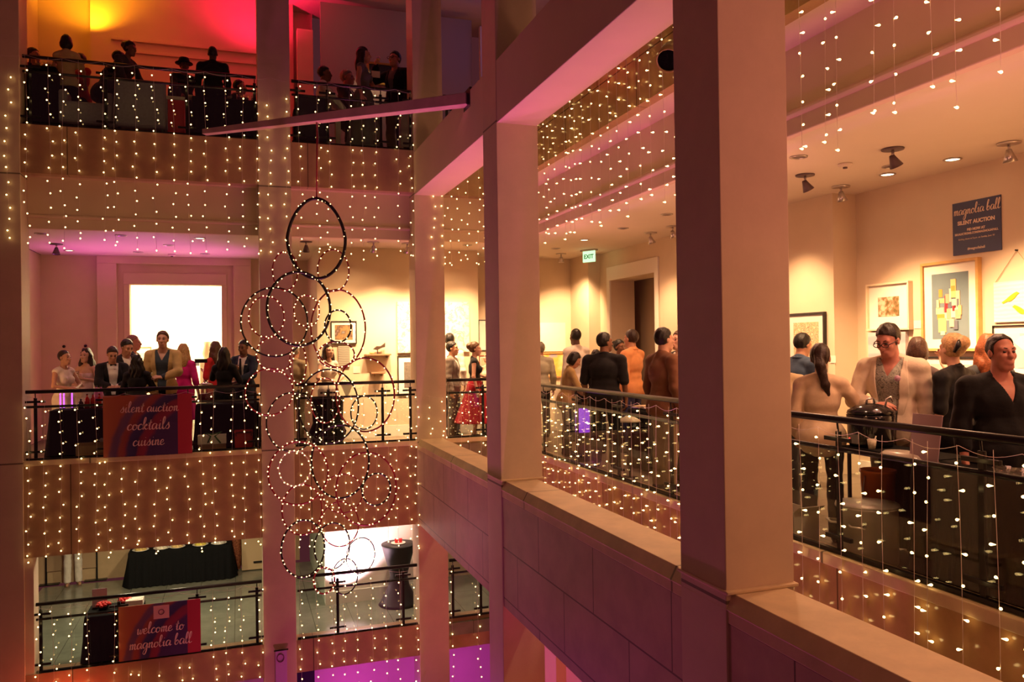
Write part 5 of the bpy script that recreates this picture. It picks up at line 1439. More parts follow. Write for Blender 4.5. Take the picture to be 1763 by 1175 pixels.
# ------------------------------------------------------------------ pictures
def frame_on(plane, pxs, o, depth, label, fm, mat_m, art, fw=.03, mw=.08, name='framed_picture', cat='picture', art2=None):
    """plane 'y': wall facing the camera at y=o; 'x': wall at x=o facing left. pxs: left, top, right, bottom pixels"""
    f = atY if plane == 'y' else atX
    l, tp, r, bt = pxs
    A, B = f(l, tp, o), f(r, bt, o)
    h0, h1 = B.z, A.z
    if plane == 'y': u0, u1 = min(A.x, B.x), max(A.x, B.x)
    else: u0, u1 = min(A.y, B.y), max(A.y, B.y)
    base = (u0 + u1) / 2
    root = thing(name, label, cat, (base, o, h0) if plane == 'y' else (o, base, h0))
    def B_(mb, a, b, d0, d1, z0, z1):
        return mb.box(a, b, o - d1, o - d0, z0, z1) if plane == 'y' else mb.box(o - d1, o - d0, a, b, z0, z1)
    if fm is not None:
        mb = MB(); B_(mb, u0, u1, 0.001, depth, h0, h0 + fw); B_(mb, u0, u1, 0.001, depth, h1 - fw, h1); B_(mb, u0, u0 + fw, 0.001, depth, h0 + fw, h1 - fw); B_(mb, u1 - fw, u1, 0.001, depth, h0 + fw, h1 - fw)
        mb.build('frame', fm, root, bevel=.003)
    else: fw = 0.0; depth = depth
    e = depth * .55 if fm is not None else depth
    if mat_m is not None:
        mb = MB(); B_(mb, u0 + fw, u1 - fw, 0.001, e, h0 + fw, h1 - fw); mb.build('mount', mat_m, root)
    i = fw + (mw if mat_m is not None else 0)
    if art is not None:
        mb = MB(); B_(mb, u0 + i, u1 - i, e - .002 if mat_m is not None else .001, e + .003, h0 + i, h1 - i); mb.build('print', art, root)
    return root, (u0 + i, u1 - i, h0 + i, h1 - i, e + .003)
OAK = mat('oak_frame', (.62, .36, .12), .45, var=.1, scale=12); BFR = mat('black_frame', (.015, .013, .012), .4); WHF = mat('pale_frame', (.78, .66, .46), .5)
MOUNT = mat('mount_card', (.84, .80, .70), .8)
XW, XM = 7.15, 6.80
frame_on('x', (1358, 541, 1425, 655), XM, .04, 'black framed abstract print of crossing orange leaves', BFR, MOUNT,
         ramp_mat('orange_abstract', [(.30, (.85, .75, .55)), (.42, (.85, .70, .45)), (.48, (.55, .10, .03)), (.53, (.9, .75, .5)), (.58, (.75, .35, .03)), (.64, (.85, .8, .65)), (.7, (.30, .12, .06))], 'noise', 11, .6, 2.5, 4.0), .03, .09)
frame_on('x', (1498, 491, 1573, 568), XW, .07, 'pale framed photo of old ships in a harbour', WHF, MOUNT,
         ramp_mat('harbour', [(.0, (.03, .02, .01)), (.40, (.16, .11, .03)), (.5, (.34, .20, .10)), (.58, (.62, .48, .32)), (1.0, (.80, .70, .55))], 'noise', 13, .6, 6), .022, .14)
_, (u0, u1, z0, z1, e) = frame_on('x', (1591, 455, 1693, 605), XW, .06, 'large oak framed collage of a patchwork city on blue grey', OAK, MOUNT, mat('blue_grey_paper', (.15, .21, .24), .8, var=.05), .03, .10)
city = [o for o in bpy.data.objects if o.get('label', '').startswith('large oak framed')][0]
BLK_COL = [((.75, .52, .22), 'a'), ((.80, .62, .36), 'b'), ((.62, .30, .05), 'c'), ((.55, .02, .03), 'd'), ((.12, .13, .17), 'e'), ((.70, .35, .22), 'f'), ((.55, .42, .40), 'g'), ((.80, .70, .48), 'h')]
rects = [(.20, .38, .55, .62, 0), (.20, .30, .64, .76, 2), (.36, .44, .40, .66, 3), (.34, .50, .28, .40, 7), (.12, .34, .38, .48, 1), (.15, .36, .30, .38, 2), (.18, .40, .10, .32, 0), (.24, .36, .06, .12, 7), (.46, .54, .42, .60, 4),
         (.42, .56, .30, .46, 5), (.54, .74, .32, .46, 7), (.54, .68, .62, .90, 0), (.55, .66, .72, .80, 2), (.50, .55, .56, .76, 7), (.68, .78, .46, .72, 1), (.70, .76, .48, .60, 4), (.58, .64, .42, .52, 3), (.66, .80, .30, .44, 5), (.60, .72, .14, .27, 4), (.50, .62, .18, .30, 1), (.56, .68, .50, .60, 6), (.40, .50, .54, .68, 5), (.15, .22, .48, .60, 1), (.74, .82, .36, .50, 0)]
mb = MB()
for j, (a, b, c, d, ci) in enumerate(rects):
    mb.cur = ci; dd = .001 + .0004 * j
    # picture reads left to right with falling y
    ya, yb = u1 - (u1 - u0) * a, u1 - (u1 - u0) * b
    mb.box(XW - e - dd - .002, XW - e - .0005, yb, ya, z0 + (z1 - z0) * c, z0 + (z1 - z0) * d)
mb.build('patchwork', [mat('patch_' + k, c, .8) for c, k in BLK_COL], city)
_, (u0, u1, z0, z1, e) = frame_on('x', (1713, 487, 1790, 553), XW, .02, 'unframed white sheet with two yellow birds hung on a string', None, ramp_mat('cream_sheet', [(.3, (.84, .78, .62)), (.7, (.88, .84, .72))], 'wave', 8, .8, 2, 3), None)
bird = [o for o in bpy.data.objects if o.get('label', '').startswith('unframed white sheet')][0]
bird['category'] = 'picture'
mb = MB()
def birdie(mb, yc, zc, s, flip):
    out = [(-1.1, .55), (-.75, .75), (-.4, .62), (.1, .35), (.7, -.1), (1.4, -.55), (1.2, -.7), (.6, -.45), (.1, -.42), (-.4, -.1), (-.75, .3)]
    mb.prism([(yc + x * s * flip, zc + z * s) for x, z in out], 0, XW - .026, XW - .0205)
pA, pB = atX(1742, 513, XW - .02), atX(1757, 535, XW - .02)
birdie(mb, pA.y, pA.z, .075, 1); birdie(mb, pB.y, pB.z, .075, -1)
mb.build('yellow_birds', mat('bird_yellow', (.72, .50, .02), .8), bird)
nl = atX(1752, 431, XW)
MB().tube([Vector((XW - .012, atX(1714, 489, XW).y, atX(1714, 489, XW).z)), Vector((XW - .012, nl.y, nl.z)), Vector((XW - .012, atX(1792, 480, XW).y, atX(1714, 489, XW).z))], .003, 5).build('string', mat('string', (.4, .25, .12), .8), bird, True)
MB().cyl((XW - .03, nl.y, nl.z), (XW, nl.y, nl.z), .008, n=8).build('nail', BLACK, bird)
frame_on('x', (1712, 561, 1800, 650), XW, .035, 'black framed grid of pale blue squares at the right edge', BFR, MOUNT,
         ramp_mat('pale_grid', [(.3, (.35, .42, .48)), (.45, (.70, .70, .66)), (.7, (.82, .80, .74))], 'voronoi', 5, .7), .012, .07)
frame_on('x', (1500, 573, 1566, 650), XW, .05, 'grey violet canvas below the ships photo', None, ramp_mat('dusk_canvas', [(.3, (.42, .38, .42)), (.7, (.58, .52, .54))], 'wave', 1.5, .8, 2, 4), None)
frame_on('x', (1594, 614, 1690, 700), XW, .03, 'dark framed picture hidden behind the blonde woman', BFR, MOUNT, mat('soft_grey_art', (.5, .48, .44), .8), .02, .06)
def wall_tag(label, plane, px, py, o, w=.10, h=.09):
    p = (atX if plane == 'x' else atY)(px, py, o)
    mb = MB()
    if plane == 'x': mb.box(o - .006, o, p.y - w / 2, p.y + w / 2, p.z - h / 2, p.z + h / 2)
    else: mb.box(p.x - w / 2, p.x + w / 2, o - .006, o, p.z - h / 2, p.z + h / 2)
    tag(mb.build('wall_tag', WHITE), label, 'label', 'white lot cards on the walls')
wall_tag('small white card right of the ships photo', 'x', 1580, 559, XW); wall_tag('small white card right of the black framed abstract', 'x', 1434, 619, XM)
wall_tag('small white card right of the photo of rocks', 'y', 604, 583, 14.3); wall_tag('small white card right of the engraved panel', 'y', 614, 637, 14.3, .12, .12)
# auction sign high on the wall
pA, pB, pC = atX(1641, 352, XW), atX(1724, 337, XW), atX(1643, 441, XW)
sg = thing('auction_sign', 'navy blue sign reading magnolia ball silent auction high on the wall', 'sign', (XW, pA.y, pC.z))
MB().box(XW - .012, XW, pB.y, pA.y, pC.z, pA.z).build('panel', mat('sign_navy', (.045, .055, .13), .45), sg)
SL = mat('sign_letter', (.80, .62, .50), .6)
w_, h_ = pA.y - pB.y, pA.z - pC.z
UX, UZ, NN = Vector((0, -1, 0)), Vector((0, 0, 1)), Vector((-1, 0, 0))
at_ = lambda fx, fz: Vector((XW - .014, pA.y - w_ * fx, pC.z + h_ * fz))
mb = MB(); script(mb, 'magnolia ball', at_(.51, .76), UX, UZ, NN, w_ * .088, .09, .19)
mb.build('script_lettering', SL, sg)
for txt, fz, sz, b in (('SILENT AUCTION', .60, .098, .004), ('BID NOW AT', .46, .062, .003), ('501AUCTIONS.COM/MAGNOLIABALL', .39, .054, .002), ('Bidding closes at 5 p.m. on Sunday, June 10', .29, .043, 0), ('#magnoliaball', .10, .066, .001)):
    typeset(sg, 'lettering', txt, at_(.5, fz), UX, UZ, NN, w_ * sz, SL, bold=b * w_)
# pictures on the far walls
frame_on('y', (569, 553, 614, 592), 14.3, .04, 'dark framed photo of rocks and trees', BFR, MOUNT, ramp_mat('rocks', [(.25, (.30, .40, .50)), (.4, (.16, .10, .05)), (.5, (.32, .20, .08)), (.6, (.10, .05, .04)), (.75, (.65, .50, .45))], 'noise', 7, .6, 6), .016, .055)
frame_on('y', (582, 596, 602, 632), 14.3, .03, 'tall grey engraved panel with rows of lines', None, ramp_mat('engraved', [(.35, (.20, .18, .15)), (.5, (.34, .30, .24)), (.75, (.40, .36, .29))], 'wave', 10, .7, 2, 1.5), None)
frame_on('y', (683, 520, 807, 606), 14.3, .05, 'large pale canvas with faint scribbles', None, ramp_mat('pale_scribble', [(.38, (.72, .62, .48)), (.44, (.46, .30, .22)), (.48, (.78, .70, .56)), (.7, (.82, .76, .62))], 'noise', 6, .8, 6, 2.0), None)
frame_on('y', (684, 613, 745, 678), 14.3, .03, 'black framed print with a dark square, low on the far wall', BFR, MOUNT, mat('charcoal_print', (.14, .12, .10), .8, var=.3, scale=20), .018, .10)
def wall_shelf(label, l, r, y, o, d=.16):
    a, b = atY(l, y, o), atY(r, y, o)
    t = thing('wall_shelf', label, 'shelf', ((a.x + b.x) / 2, o, a.z))
    MB().box(a.x, b.x, o - d, o - .001, a.z - .03, a.z).build('board', mat('brown_shelf', (.32, .18, .10), .5), t, bevel=.003)
    for q in (a.x + .06, b.x - .06): MB().box(q - .01, q + .01, o - d * .7, o - .001, a.z - .075, a.z - .03).build('bracket', mat('brown_shelf', (.32, .18, .10)), t)
    return (a.x + b.x) / 2, a.z, o - d / 2
sx, sz, sy = wall_shelf('brown wall shelf carrying the fish carving', 627, 671, 610, 14.3)
wall_shelf('smaller brown wall shelf below the fish carving', 637, 661, 641, 14.3)
t = thing('fish_carving', 'dark carved fish leaping above the brown shelf', 'sculpture', (sx, sy, sz))
fc = [atY(px, py, sy) for px, py in ((642, 602), (648, 596), (655, 596), (661, 592), (663, 590), (663, 598), (658, 599), (650, 603))]
MB().prism([(p.x, p.z) for p in fc], 1, sy - .02, sy + .02).build('fish', mat('dark_wood', (.06, .035, .025), .4), t, bevel=.008)
MB().cyl((fc[7].x, sy, sz), (fc[7].x, sy, fc[7].z + .02), .008, n=8).build('pin', BLACK, t)
MB().ell((atY(640, 607, sy).x, sy, sz + .018), (.05, .03, .018), 10, 6).build('base_stone', mat('amber_stone', (.62, .40, .12), .5), t, True)
frame_on('y', (823, 551, 845, 604), 15.2, .03, 'white framed picture beside the second big pillar', BFR, MOUNT, mat('pale_art', (.80, .74, .62), .8), .015, .08)
frame_on('y', (824, 612, 846, 634), 15.2, .03, 'small red framed picture beside the second big pillar', mat('red_brown_frame', (.40, .12, .06), .5), MOUNT, mat('pale_art2', (.72, .50, .32), .8, var=.3), .02, .03)
frame_on('y', (921, 556, 973, 605), 15.2, .03, 'pale square canvas in the far corner of the gallery', None, mat('pale_art3', (.84, .76, .58), .8, var=.03), None)
frame_on('y', (932, 607, 976, 650), 15.2, .05, 'wood framed landscape in yellow and blue in the far corner', mat('wood_frame_orange', (.50, .24, .08), .5), None,
         ramp_mat('sunset', [(.35, (.30, .28, .40)), (.48, (.75, .42, .06)), (.58, (.80, .60, .25)), (.7, (.45, .38, .45))], 'noise', 3, .6, 3), .035, .0)
frame_on('y', (224, 598, 261, 640), 18.8, .04, 'thin gold framed drawing in the bright side room', mat('gold_frame', (.42, .28, .08), .4, .5), MOUNT, mat('faint_drawing', (.80, .70, .45), .8, var=.1, scale=10), .012, .12)
t = thing('display_pedestal', 'white display pedestal with a pale vase in the bright side room', 'pedestal', atY(358, 640, 17.8))
c = atY(357, 605, 17.8); MB().box(c.x - .14, c.x + .14, 17.66, 17.94, FM, c.z - .2).build('plinth', mat('pale_plinth', (.75, .68, .52), .7), t)
MB().lathe([(.05, -.2), (.10, -.05), (.06, .12), (.08, .2), (.07, .2), (.05, .12)], c, 18).build('vase', mat('pale_vase', (.62, .50, .34), .5), t, True)
MB().box(c.x - .52, c.x - .16, 17.7, 17.9, c.z - .30, c.z - .24).build('ledge', mat('blue_ledge', (.35, .40, .52), .6), t)
for i, (px, py) in enumerate(((111, 597), (148, 596))):
    p = atX(px, py, -3.42) if False else atY(px, py, YB)
    t = thing('coat_peg', ('left' if i == 0 else 'right') + ' dark peg on the pink wall above the two women', 'coat peg', p)
    MB().cyl(p, p - Vector((0, .05, 0)), .018, .028, 12).build('peg', BLACK, t, True)
# ------------------------------------------------------------------ ceiling fittings
STEEL = mat('brushed_steel', (.55, .50, .48), .3, .9); LENS = glow('lamp_face', (1.0, .74, .42), 9.0, False); HOLE = mat('can_dark', (.10, .06, .07), .5)
def downlight(label, p, lit=True, r=.085):
    t = thing('recessed_downlight', label, 'ceiling light', p, 'recessed downlights')
    MB().lathe([(r * .78, -.001), (r * .80, -.012), (r, -.010), (r, -.001)], p, 24).build('trim_ring', STEEL, t, True)
    MB().lathe([(.0001, -.004), (r * .78, -.004), (r * .78, -.001)], p, 20).build('diffuser' if lit else 'baffle', LENS if lit else HOLE, t)
def tracklight(label, p, tgt, lit=True):
    t = thing('spotlight', label, 'ceiling light', p, 'adjustable ceiling spotlights')
    MB().lathe([(.0001, -.001), (.10, -.001), (.098, -.014), (.06, -.016), (.0001, -.016)], p, 22).build('canopy', STEEL if lit else HOLE, t, True)
    d = (Vector(tgt) - p).normalized(); k = p + Vector((0, 0, -.09))
    MB().tube([p + Vector((0, 0, -.01)), k], .012, 8).build('stem', STEEL, t, True)
    q = d.to_track_quat('Z', 'Y').to_matrix()
    MB().lathe([(.0001, -.03), (.022, -.03), (.035, .01), (.062, .085), (.058, .085), (.03, .02), (.0001, .015)], k, 18, q).build('lamp_head', STEEL if lit else HOLE, t, True)
    MB().lathe([(.0001, .07), (.054, .07)], k, 16, q).build('lamp_face', LENS if lit else HOLE, t)
def on_ceiling(px, py, z=CM): return atZ(px, py, z)
for px, py, lit, lab in ((1640, 274, True, 'lit downlight nearest the wall sign'), (1528, 300, True, 'lit downlight between the dark spotlight and the wall'), (1375, 270, False, 'dark downlight beside the near pillar'), (1534, 286, False, 'dark downlight just above a lit one'),
                         (1073, 393, False, 'dark downlight at the end of the middle fairy lights'), (1148, 369, False, 'dark downlight next to the near pillar over the doorway'), (1006, 413, True, 'lit downlight left of the exit sign'), (957, 428, False, 'unlit downlight at the far end of the gallery'),
                         (344, 410, True, 'brighter lit downlight in the pink ceiling'), (119, 431, True, 'lit downlight at the left of the pink ceiling'), (70, 402, False, 'dark downlight at the left corner of the pink ceiling'), (208, 405, False, 'dark downlight near the front of the pink ceiling'),
                         (238, 434, False, 'dark downlight above the bright doorway'), (353, 437, False, 'dark downlight right of the doorway near the back of the pink ceiling'), (290, 422, False, 'small dark fitting in the middle of the pink ceiling'), (805, 422, False, 'dark downlight beside the corner pillar')):
    downlight(lab, on_ceiling(px, py), lit)
for px, py, lit, lab in ((1737, 246, True, 'steel spotlight at the right edge aiming at the pictures'), (1448, 321, True, 'steel spotlight above the black framed abstract'), (1537, 256, False, 'dark spotlight hanging below the fairy lights'), (1386, 301, False, 'dark spotlight beside the near pillar'),
                         (1120, 401, True, 'steel spotlight above the doorway'), (1158, 390, True, 'steel spotlight next to the near pillar'), (966, 437, True, 'small bright spotlight in the far corner'), (643, 417, True, 'steel spotlight over the white shelves'), (701, 419, True, 'steel spotlight beside the corner pillar'), (527, 416, False, 'dark spotlight seen through the top hoop'), (97, 420, False, 'dark spotlight at the left of the pink ceiling')):
    p = on_ceiling(px, py)
    tgt = (7.0, p.y, 1.2) if p.x > 3.9 and p.y < 13 else (p.x, 14.4, 1.0)
    tracklight(lab, p, tgt, lit)
for px, py, lab in ((1455, 282, 'round smoke detector between the dark fittings'), (296, 438, 'small square detector in the pink ceiling')):
    p = on_ceiling(px, py); t = thing('smoke_detector', lab, 'detector', p)
    MB().lathe([(.07, -.001), (.068, -.02), (.035, -.035), (.0001, -.035)], p, 20).build('housing', CEIL, t, True)
    MB().cyl(p + Vector((0, 0, -.035)), p + Vector((0, 0, -.05)), .022, n=12).build('sensor', HOLE, t)
for px, py, lab in ((231, 9, 'dark upper downlight in the amber part'), (347, 22, 'dark upper downlight in the red part'), (116, 2, 'dark upper spotlight near the left edge')):
    downlight(lab, atZ(px, py, CU) - Vector((0, 0, .0005)), False)
pe = atZ(1014, 430, CM)
ex = thing('exit_sign', 'green glowing exit sign hanging from the gallery ceiling', 'sign', pe)
eu = Vector((math.cos(R(62)), -math.sin(R(62)), 0)); en = Vector((-eu.y, eu.x, 0)) * -1
if en.y > 0: en = -en
def slab(mb, w, z0, z1, d):
    vs = [pe + eu * sx + en * sy + Vector((0, 0, z)) for z in (z0, z1) for sx, sy in ((-w, -d), (w, -d), (w, d), (-w, d))]
    return mb.add(vs, [(0, 3, 2, 1), (4, 5, 6, 7), (0, 1, 5, 4), (1, 2, 6, 5), (2, 3, 7, 6), (3, 0, 4, 7)])
slab(MB(), .14, -.235, -.03, .012).build('panel', glow('exit_panel', (.55, 1.0, .50), 1.5), ex)
slab(MB(), .17, -.03, -.001, .05).build('mount', STEEL, ex)
typeset(ex, 'lettering', 'EXIT', pe + en * .014 + Vector((0, 0, -.135)), eu if en.y * eu.x - en.x * eu.y < 0 else eu, (0, 0, 1), en, .11, mat('exit_green', (.02, .35, .08), .6), bold=.003)
# big can light on the upper fascia by the near pillar
pc = atX(1150, 105, 3.85)
cn = thing('can_light', 'black-mouthed cylinder spotlight mounted on the gold fascia', 'spotlight', pc)
d = Vector((-.55, -.55, -.62)).normalized(); q = d.to_track_quat('Z', 'Y').to_matrix()
MB().lathe([(.0001, -.26), (.10, -.26), (.115, -.2), (.115, .0), (.105, .0), (.09, -.18), (.0001, -.18)], pc, 26, q).build('housing', mat('can_brown', (.34, .20, .11), .4), cn, True)
MB().lathe([(.0001, -.02), (.104, -.02)], pc, 26, q).build('mouth', mat('can_mouth', (.006, .004, .01), .2), cn)
MB().tube([pc - d * .14, Vector((3.97, pc.y + .05, pc.z + .12))], .022, 8).build('arm', BLACK, cn, True)
# ------------------------------------------------------------------ right gallery, near opening: buffet
bt_ = draped_table('long black draped buffet table along the near railing', 4.20, 4.60, 2.6, 4.10, .70, FM, .03)
kb = thing('serving_table', 'black topped table under the soup kettle, open towards the railing', 'table', (4.6, 4.7, FM))
MB().box(4.42, 4.80, 4.14, 5.02, .675, .70).build('tabletop', BCLOTH, kb, bevel=.006)
mb = MB(); nn_ = 60
vs = []
for z in (.69, FM + .01):
    for k in range(nn_ + 1): vs.append((4.805 + (.02 * math.sin(k * .9) if z < 0 else 0), 4.14 + .88 * k / nn_, z))
mb.add(vs, [(k, k + 1, nn_ + 2 + k, nn_ + 1 + k) for k in range(nn_)]).build('back_drape', BCLOTH, kb, True)
for sx in (4.46, 4.76):
    for sy in (4.2, 4.96): MB().cyl((sx, sy, FM), (sx, sy, .675), .015, n=8).build('leg', BLACK, kb)
pk = atX(1497, 742, 4.44); pk = Vector((4.60, 4.60 / (ray(1499, 720)[0] / ray(1499, 720)[1]), .70))
kt = thing('soup_kettle', 'black lidded soup kettle on the buffet table', 'soup kettle', pk)
GLB = mat('gloss_black', (.012, .011, .013), .12, spec=.6)
MB().lathe([(.0001, .0), (.15, .0), (.165, .03), (.17, .20), (.175, .24), (.160, .25), (.0001, .25)], pk, 36).build('body', GLB, kt, True)
MB().lathe([(.172, .252), (.165, .275), (.10, .315), (.03, .33), (.0001, .33)], pk, 36).build('lid', GLB, kt, True)
MB().tube([pk + Vector((-.04, 0, .33)), pk + Vector((-.03, 0, .365)), pk + Vector((.03, 0, .365)), pk + Vector((.04, 0, .33))], .008, 8).build('handle', STEEL, kt, True)
MB().tube([pk + Vector((.08, -.05, .25)), pk + Vector((.10, -.06, .36)), pk + Vector((.13, -.07, .38)), pk + Vector((.14, -.08, .34))], .008, 7).build('ladle', STEEL, kt, True)
MB().box(pk.x - .176, pk.x - .168, pk.y - .05, pk.y + .05, .73, .80).build('control_plate', mat('plate_grey', (.2, .2, .2), .3), kt)
pl_ = atX(1478, 757, 4.3); pl_ = Vector((4.24, pl_.y * 4.24 / 4.3, .74))
MB().ell((pk.x - .178, pk.y + .03, .765), (.006, .006, .006), 8, 6).build('pilot_light', glow('pilot_red', (1, .05, .03), 4.0), kt, True)
pu = Vector((4.46, atX(1501, 760, 4.46).y, .702))
cp_ = thing('plastic_cup', 'clear plastic cup with a spoon on the buffet edge', 'cup', pu)
MB().lathe([(.0001, 0), (.024, 0), (.034, .075), (.031, .075), (.022, .004), (.0001, .004)], pu, 16).build('cup', mat('frosted_cup', (.62, .56, .42), .35), cp_, True)
MB().tube([pu + Vector((0, 0, .01)), pu + Vector((.012, -.03, .10))], .005, 6).build('spoon', WHITE, cp_, True)
ptr = atZ(1545, 785, .705)
ptr = Vector((4.36, atX(1562, 780, 4.36).y, .703))
tr = thing('tray_cover', 'clear plastic tray cover lying on the buffet table', 'tray', ptr)
MB().lathe([(.20, 0), (.19, .012), (.16, .04), (.10, .05), (.0001, .052)], ptr, 28, Matrix.Diagonal((.55, 1.15, .8)).to_3x3()).build('cover', mat('clear_plastic', (.45, .41, .34), .18, spec=.7), tr, True)
ps = Vector((4.34, atX(1620, 770, 4.34).y, .705))
sh_ = thing('sign_holder', 'mauve card in a clear stand on the buffet table', 'card stand', ps)
A, B = atX(1584, 728, 4.40), atX(1634, 775, 4.40)
mb = MB(); hh = .30
mb.add([(4.30, A.y + .0, .71), (4.30, B.y + .0, .71), (4.37, B.y + .02, .71 + hh), (4.37, A.y + .03, .71 + hh), (4.306, A.y, .71), (4.306, B.y, .71), (4.376, B.y + .02, .71 + hh), (4.376, A.y + .03, .71 + hh)], [(0, 1, 2, 3), (7, 6, 5, 4), (0, 4, 5, 1), (1, 5, 6, 2), (2, 6, 7, 3), (3, 7, 4, 0)])
mb.build('card', mat('mauve_card', (.40, .28, .34), .6), sh_)
MB().box(4.29, 4.40, B.y, A.y, .703, .71).build('foot', CLEAR, sh_)
for k, px in enumerate((1728, 1752)):
    pb_ = Vector((4.27, atX(px, 775, 4.27).y, .705))
    t = thing('glass_bowl', ('left' if k == 0 else 'right') + ' clear dish on the buffet at the right edge', 'bowl', pb_)
    MB().lathe([(.0001, 0), (.04, 0), (.065, .05), (.06, .05), (.038, .006), (.0001, .006)], pb_, 20).build('bowl', CLEAR, t, True)
# under the buffet
pot = Vector((4.42, atX(1492, 985, 4.42).y + .02, FM)) if False else atZ(1497, 975, FM)
pot = Vector((4.30, 4.30 / (ray(1494, 930)[0] / ray(1494, 930)[1]), FM))
po_ = thing('stock_pot', 'big aluminium stock pot with a lid on the floor by the railing', 'pot', pot)
ALU = mat('aluminium', (.66, .60, .52), .35, .45, var=.05)
MB().lathe([(.0001, 0), (.19, 0), (.205, .02), (.205, .40), (.22, .41), (.22, .42), (.195, .42), (.195, .05), (.0001, .04)], pot, 40).build('body', ALU, po_, True)
MB().lathe([(.218, .421), (.215, .435), (.06, .45), (.0001, .452)], pot, 40).build('lid', ALU, po_, True)
for s_ in (-1, 1):
    MB().tube([pot + Vector((-.15, s_ * .14, .30)), pot + Vector((-.20, s_ * .19, .30)), pot + Vector((-.24, s_ * .10, .30)), pot + Vector((-.20, s_ * .04, .30))], .009, 8).build('handle', ALU, po_, True)
ob_r = ray(1512, 850); ob = Vector((4.64, 4.64 / (ob_r[0] / ob_r[1]), FM))
bk = thing('orange_bucket', 'orange bucket standing behind the stock pot', 'bucket', ob)
MB().lathe([(.0001, 0), (.10, 0), (.125, .62), (.132, .62), (.132, .60), (.12, .60), (.095, .01), (.0001, .01)], ob, 32).build('shell', mat('bucket_orange', (.75, .16, .02), .35), bk, True)
MB().tube([ob + Vector((-.125, .0, .58)), ob + Vector((-.15, -.0, .45)), ob + Vector((-.12, .0, .40))], .006, 6).build('handle', STEEL, bk, True)
xa_, ya_ = atX(1365, 920, 4.42), atX(1425, 920, 4.42)
crate('white cardboard box with folded lid by the near pillar', 4.10, 4.34, ya_.y, xa_.y + .1, FM, .17, mat('white_card', (.62, .56, .44), .8), flap=True)
pb_ = Vector((4.20, atX(1487, 955, 4.20).y, FM))
bottle('cola bottle with a red label on the floor by the kerb', pb_, mat('cola', (.05, .018, .012), .1), None, .24, .034, mat('cap_red', (.5, .02, .02), .4), mat('label_red', (.55, .02, .02), .5))
# between the pillars: serving line
draped_table('black draped serving table below the guests between the big pillars', 4.85, 5.2, 7.7, 9.4, .66, FM, .03)
for k, (px, py) in enumerate(((1095, 672), (1128, 674))):
    p = Vector((4.8, atX(px, py, 4.8).y, .67)) if False else Vector((5.02, min(9.2, max(7.9, atX(px, 680, 5.02).y)), .665))
    t = thing('serving_tray', ('far' if k == 0 else 'near') + ' silver serving tray on the black serving table', 'tray', p)
    MB().box(p.x - .14, p.x + .14, p.y - .16, p.y + .16, p.z, p.z + .03).build('tray', STEEL, t, bevel=.01)
    MB().box(p.x - .12, p.x + .12, p.y - .14, p.y + .14, p.z + .03, p.z + .04).build('food', mat('food_beige', (.62, .5, .32), .7, var=.3, scale=40), t)
p = Vector((4.42, atX(1083, 712, 4.42).y, .58))
t = thing('shade_lamp', 'white bell-shaped lamp on a stem beside the railing', 'lamp', p)
MB().lathe([(.14, 0), (.13, .02), (.06, .06), (.03, .08), (.0001, .08)], p, 24).build('shade', mat('lamp_white', (.75, .68, .50), .6), t, True)
MB().cyl((p.x, p.y, FM), (p.x, p.y, .58), .012, n=8).build('stem', BLACK, t, True)
MB().lathe([(.0001, 0), (.11, 0), (.10, .015), (.0001, .02)], (p.x, p.y, FM), 20).build('base', BLACK, t, True)
p = Vector((4.5, atX(1003, 735, 4.5).y, .30))
t = thing('uplight', 'violet lit cylinder behind the glass between the big pillars', 'lamp', (p.x, p.y, FM))
MB().cyl((p.x, p.y, .30), (p.x, p.y, .62), .10, n=20).build('lit_cylinder', glow('violet_glow', (.55, .08, .95), .75), t, True)
MB().cyl((p.x, p.y, FM), (p.x, p.y, .30), .10, n=20).build('stand', BLACK, t, True)
p = Vector((6.0, atX(1000, 680, 6.0).y, FM))
draped_table('white draped table behind the woman in the cream cardigan', p.x - .35, p.x + .35, p.y - .4, p.y + .4, .72, FM, .04, mat('white_cloth', (.75, .66, .55), .85))
# ------------------------------------------------------------------ lower floor
pa, pb2 = atZ(222, 1013, FL), atZ(398, 997, FL)
ztl = atY(300, 946, pa.y).z
draped_table('long black draped buffet table on the lower floor', pa.x, pb2.x, pa.y, pa.y + .6, ztl, FL, .10)
for k, (px, col, lab) in enumerate(((242, (.62, .45, .14), 'leftmost platter of bread on the lower buffet'), (278, (.75, .66, .5), 'white platter second from the left on the lower buffet'), (305, (.68, .48, .18), 'wide platter in the middle of the lower buffet'), (345, (.78, .62, .10), 'yellow platter of fruit on the lower buffet'), (377, (.74, .70, .62), 'rightmost white platter on the lower buffet'))):
    p = Vector((atY(px, 935, pa.y + .12).x, pa.y + .12, ztl + .002))
    t = thing('food_platter', lab, 'platter', p, 'platters on the lower buffet')
    MB().lathe([(.0001, 0), (.10, 0), (.15, .02), (.145, .025), (.10, .01), (.0001, .01)], p, 22).build('plate', WHITE, t, True)
    MB().ell(p + Vector((0, 0, .025)), (.11, .10, .04), 14, 8).build('food', mat('food_%d' % k, col, .7, var=.4, scale=30), t, True)
a, b = atY(150, 1075, 12.95), atY(212, 1075, 12.95)
draped_table('black draped welcome table behind the lower railing', a.x, b.x + .25, 12.78, 13.35, FL + .72, FL, .05)
REDF = mat('red_petals', (.65, .02, .02), .6, var=.4, scale=40)
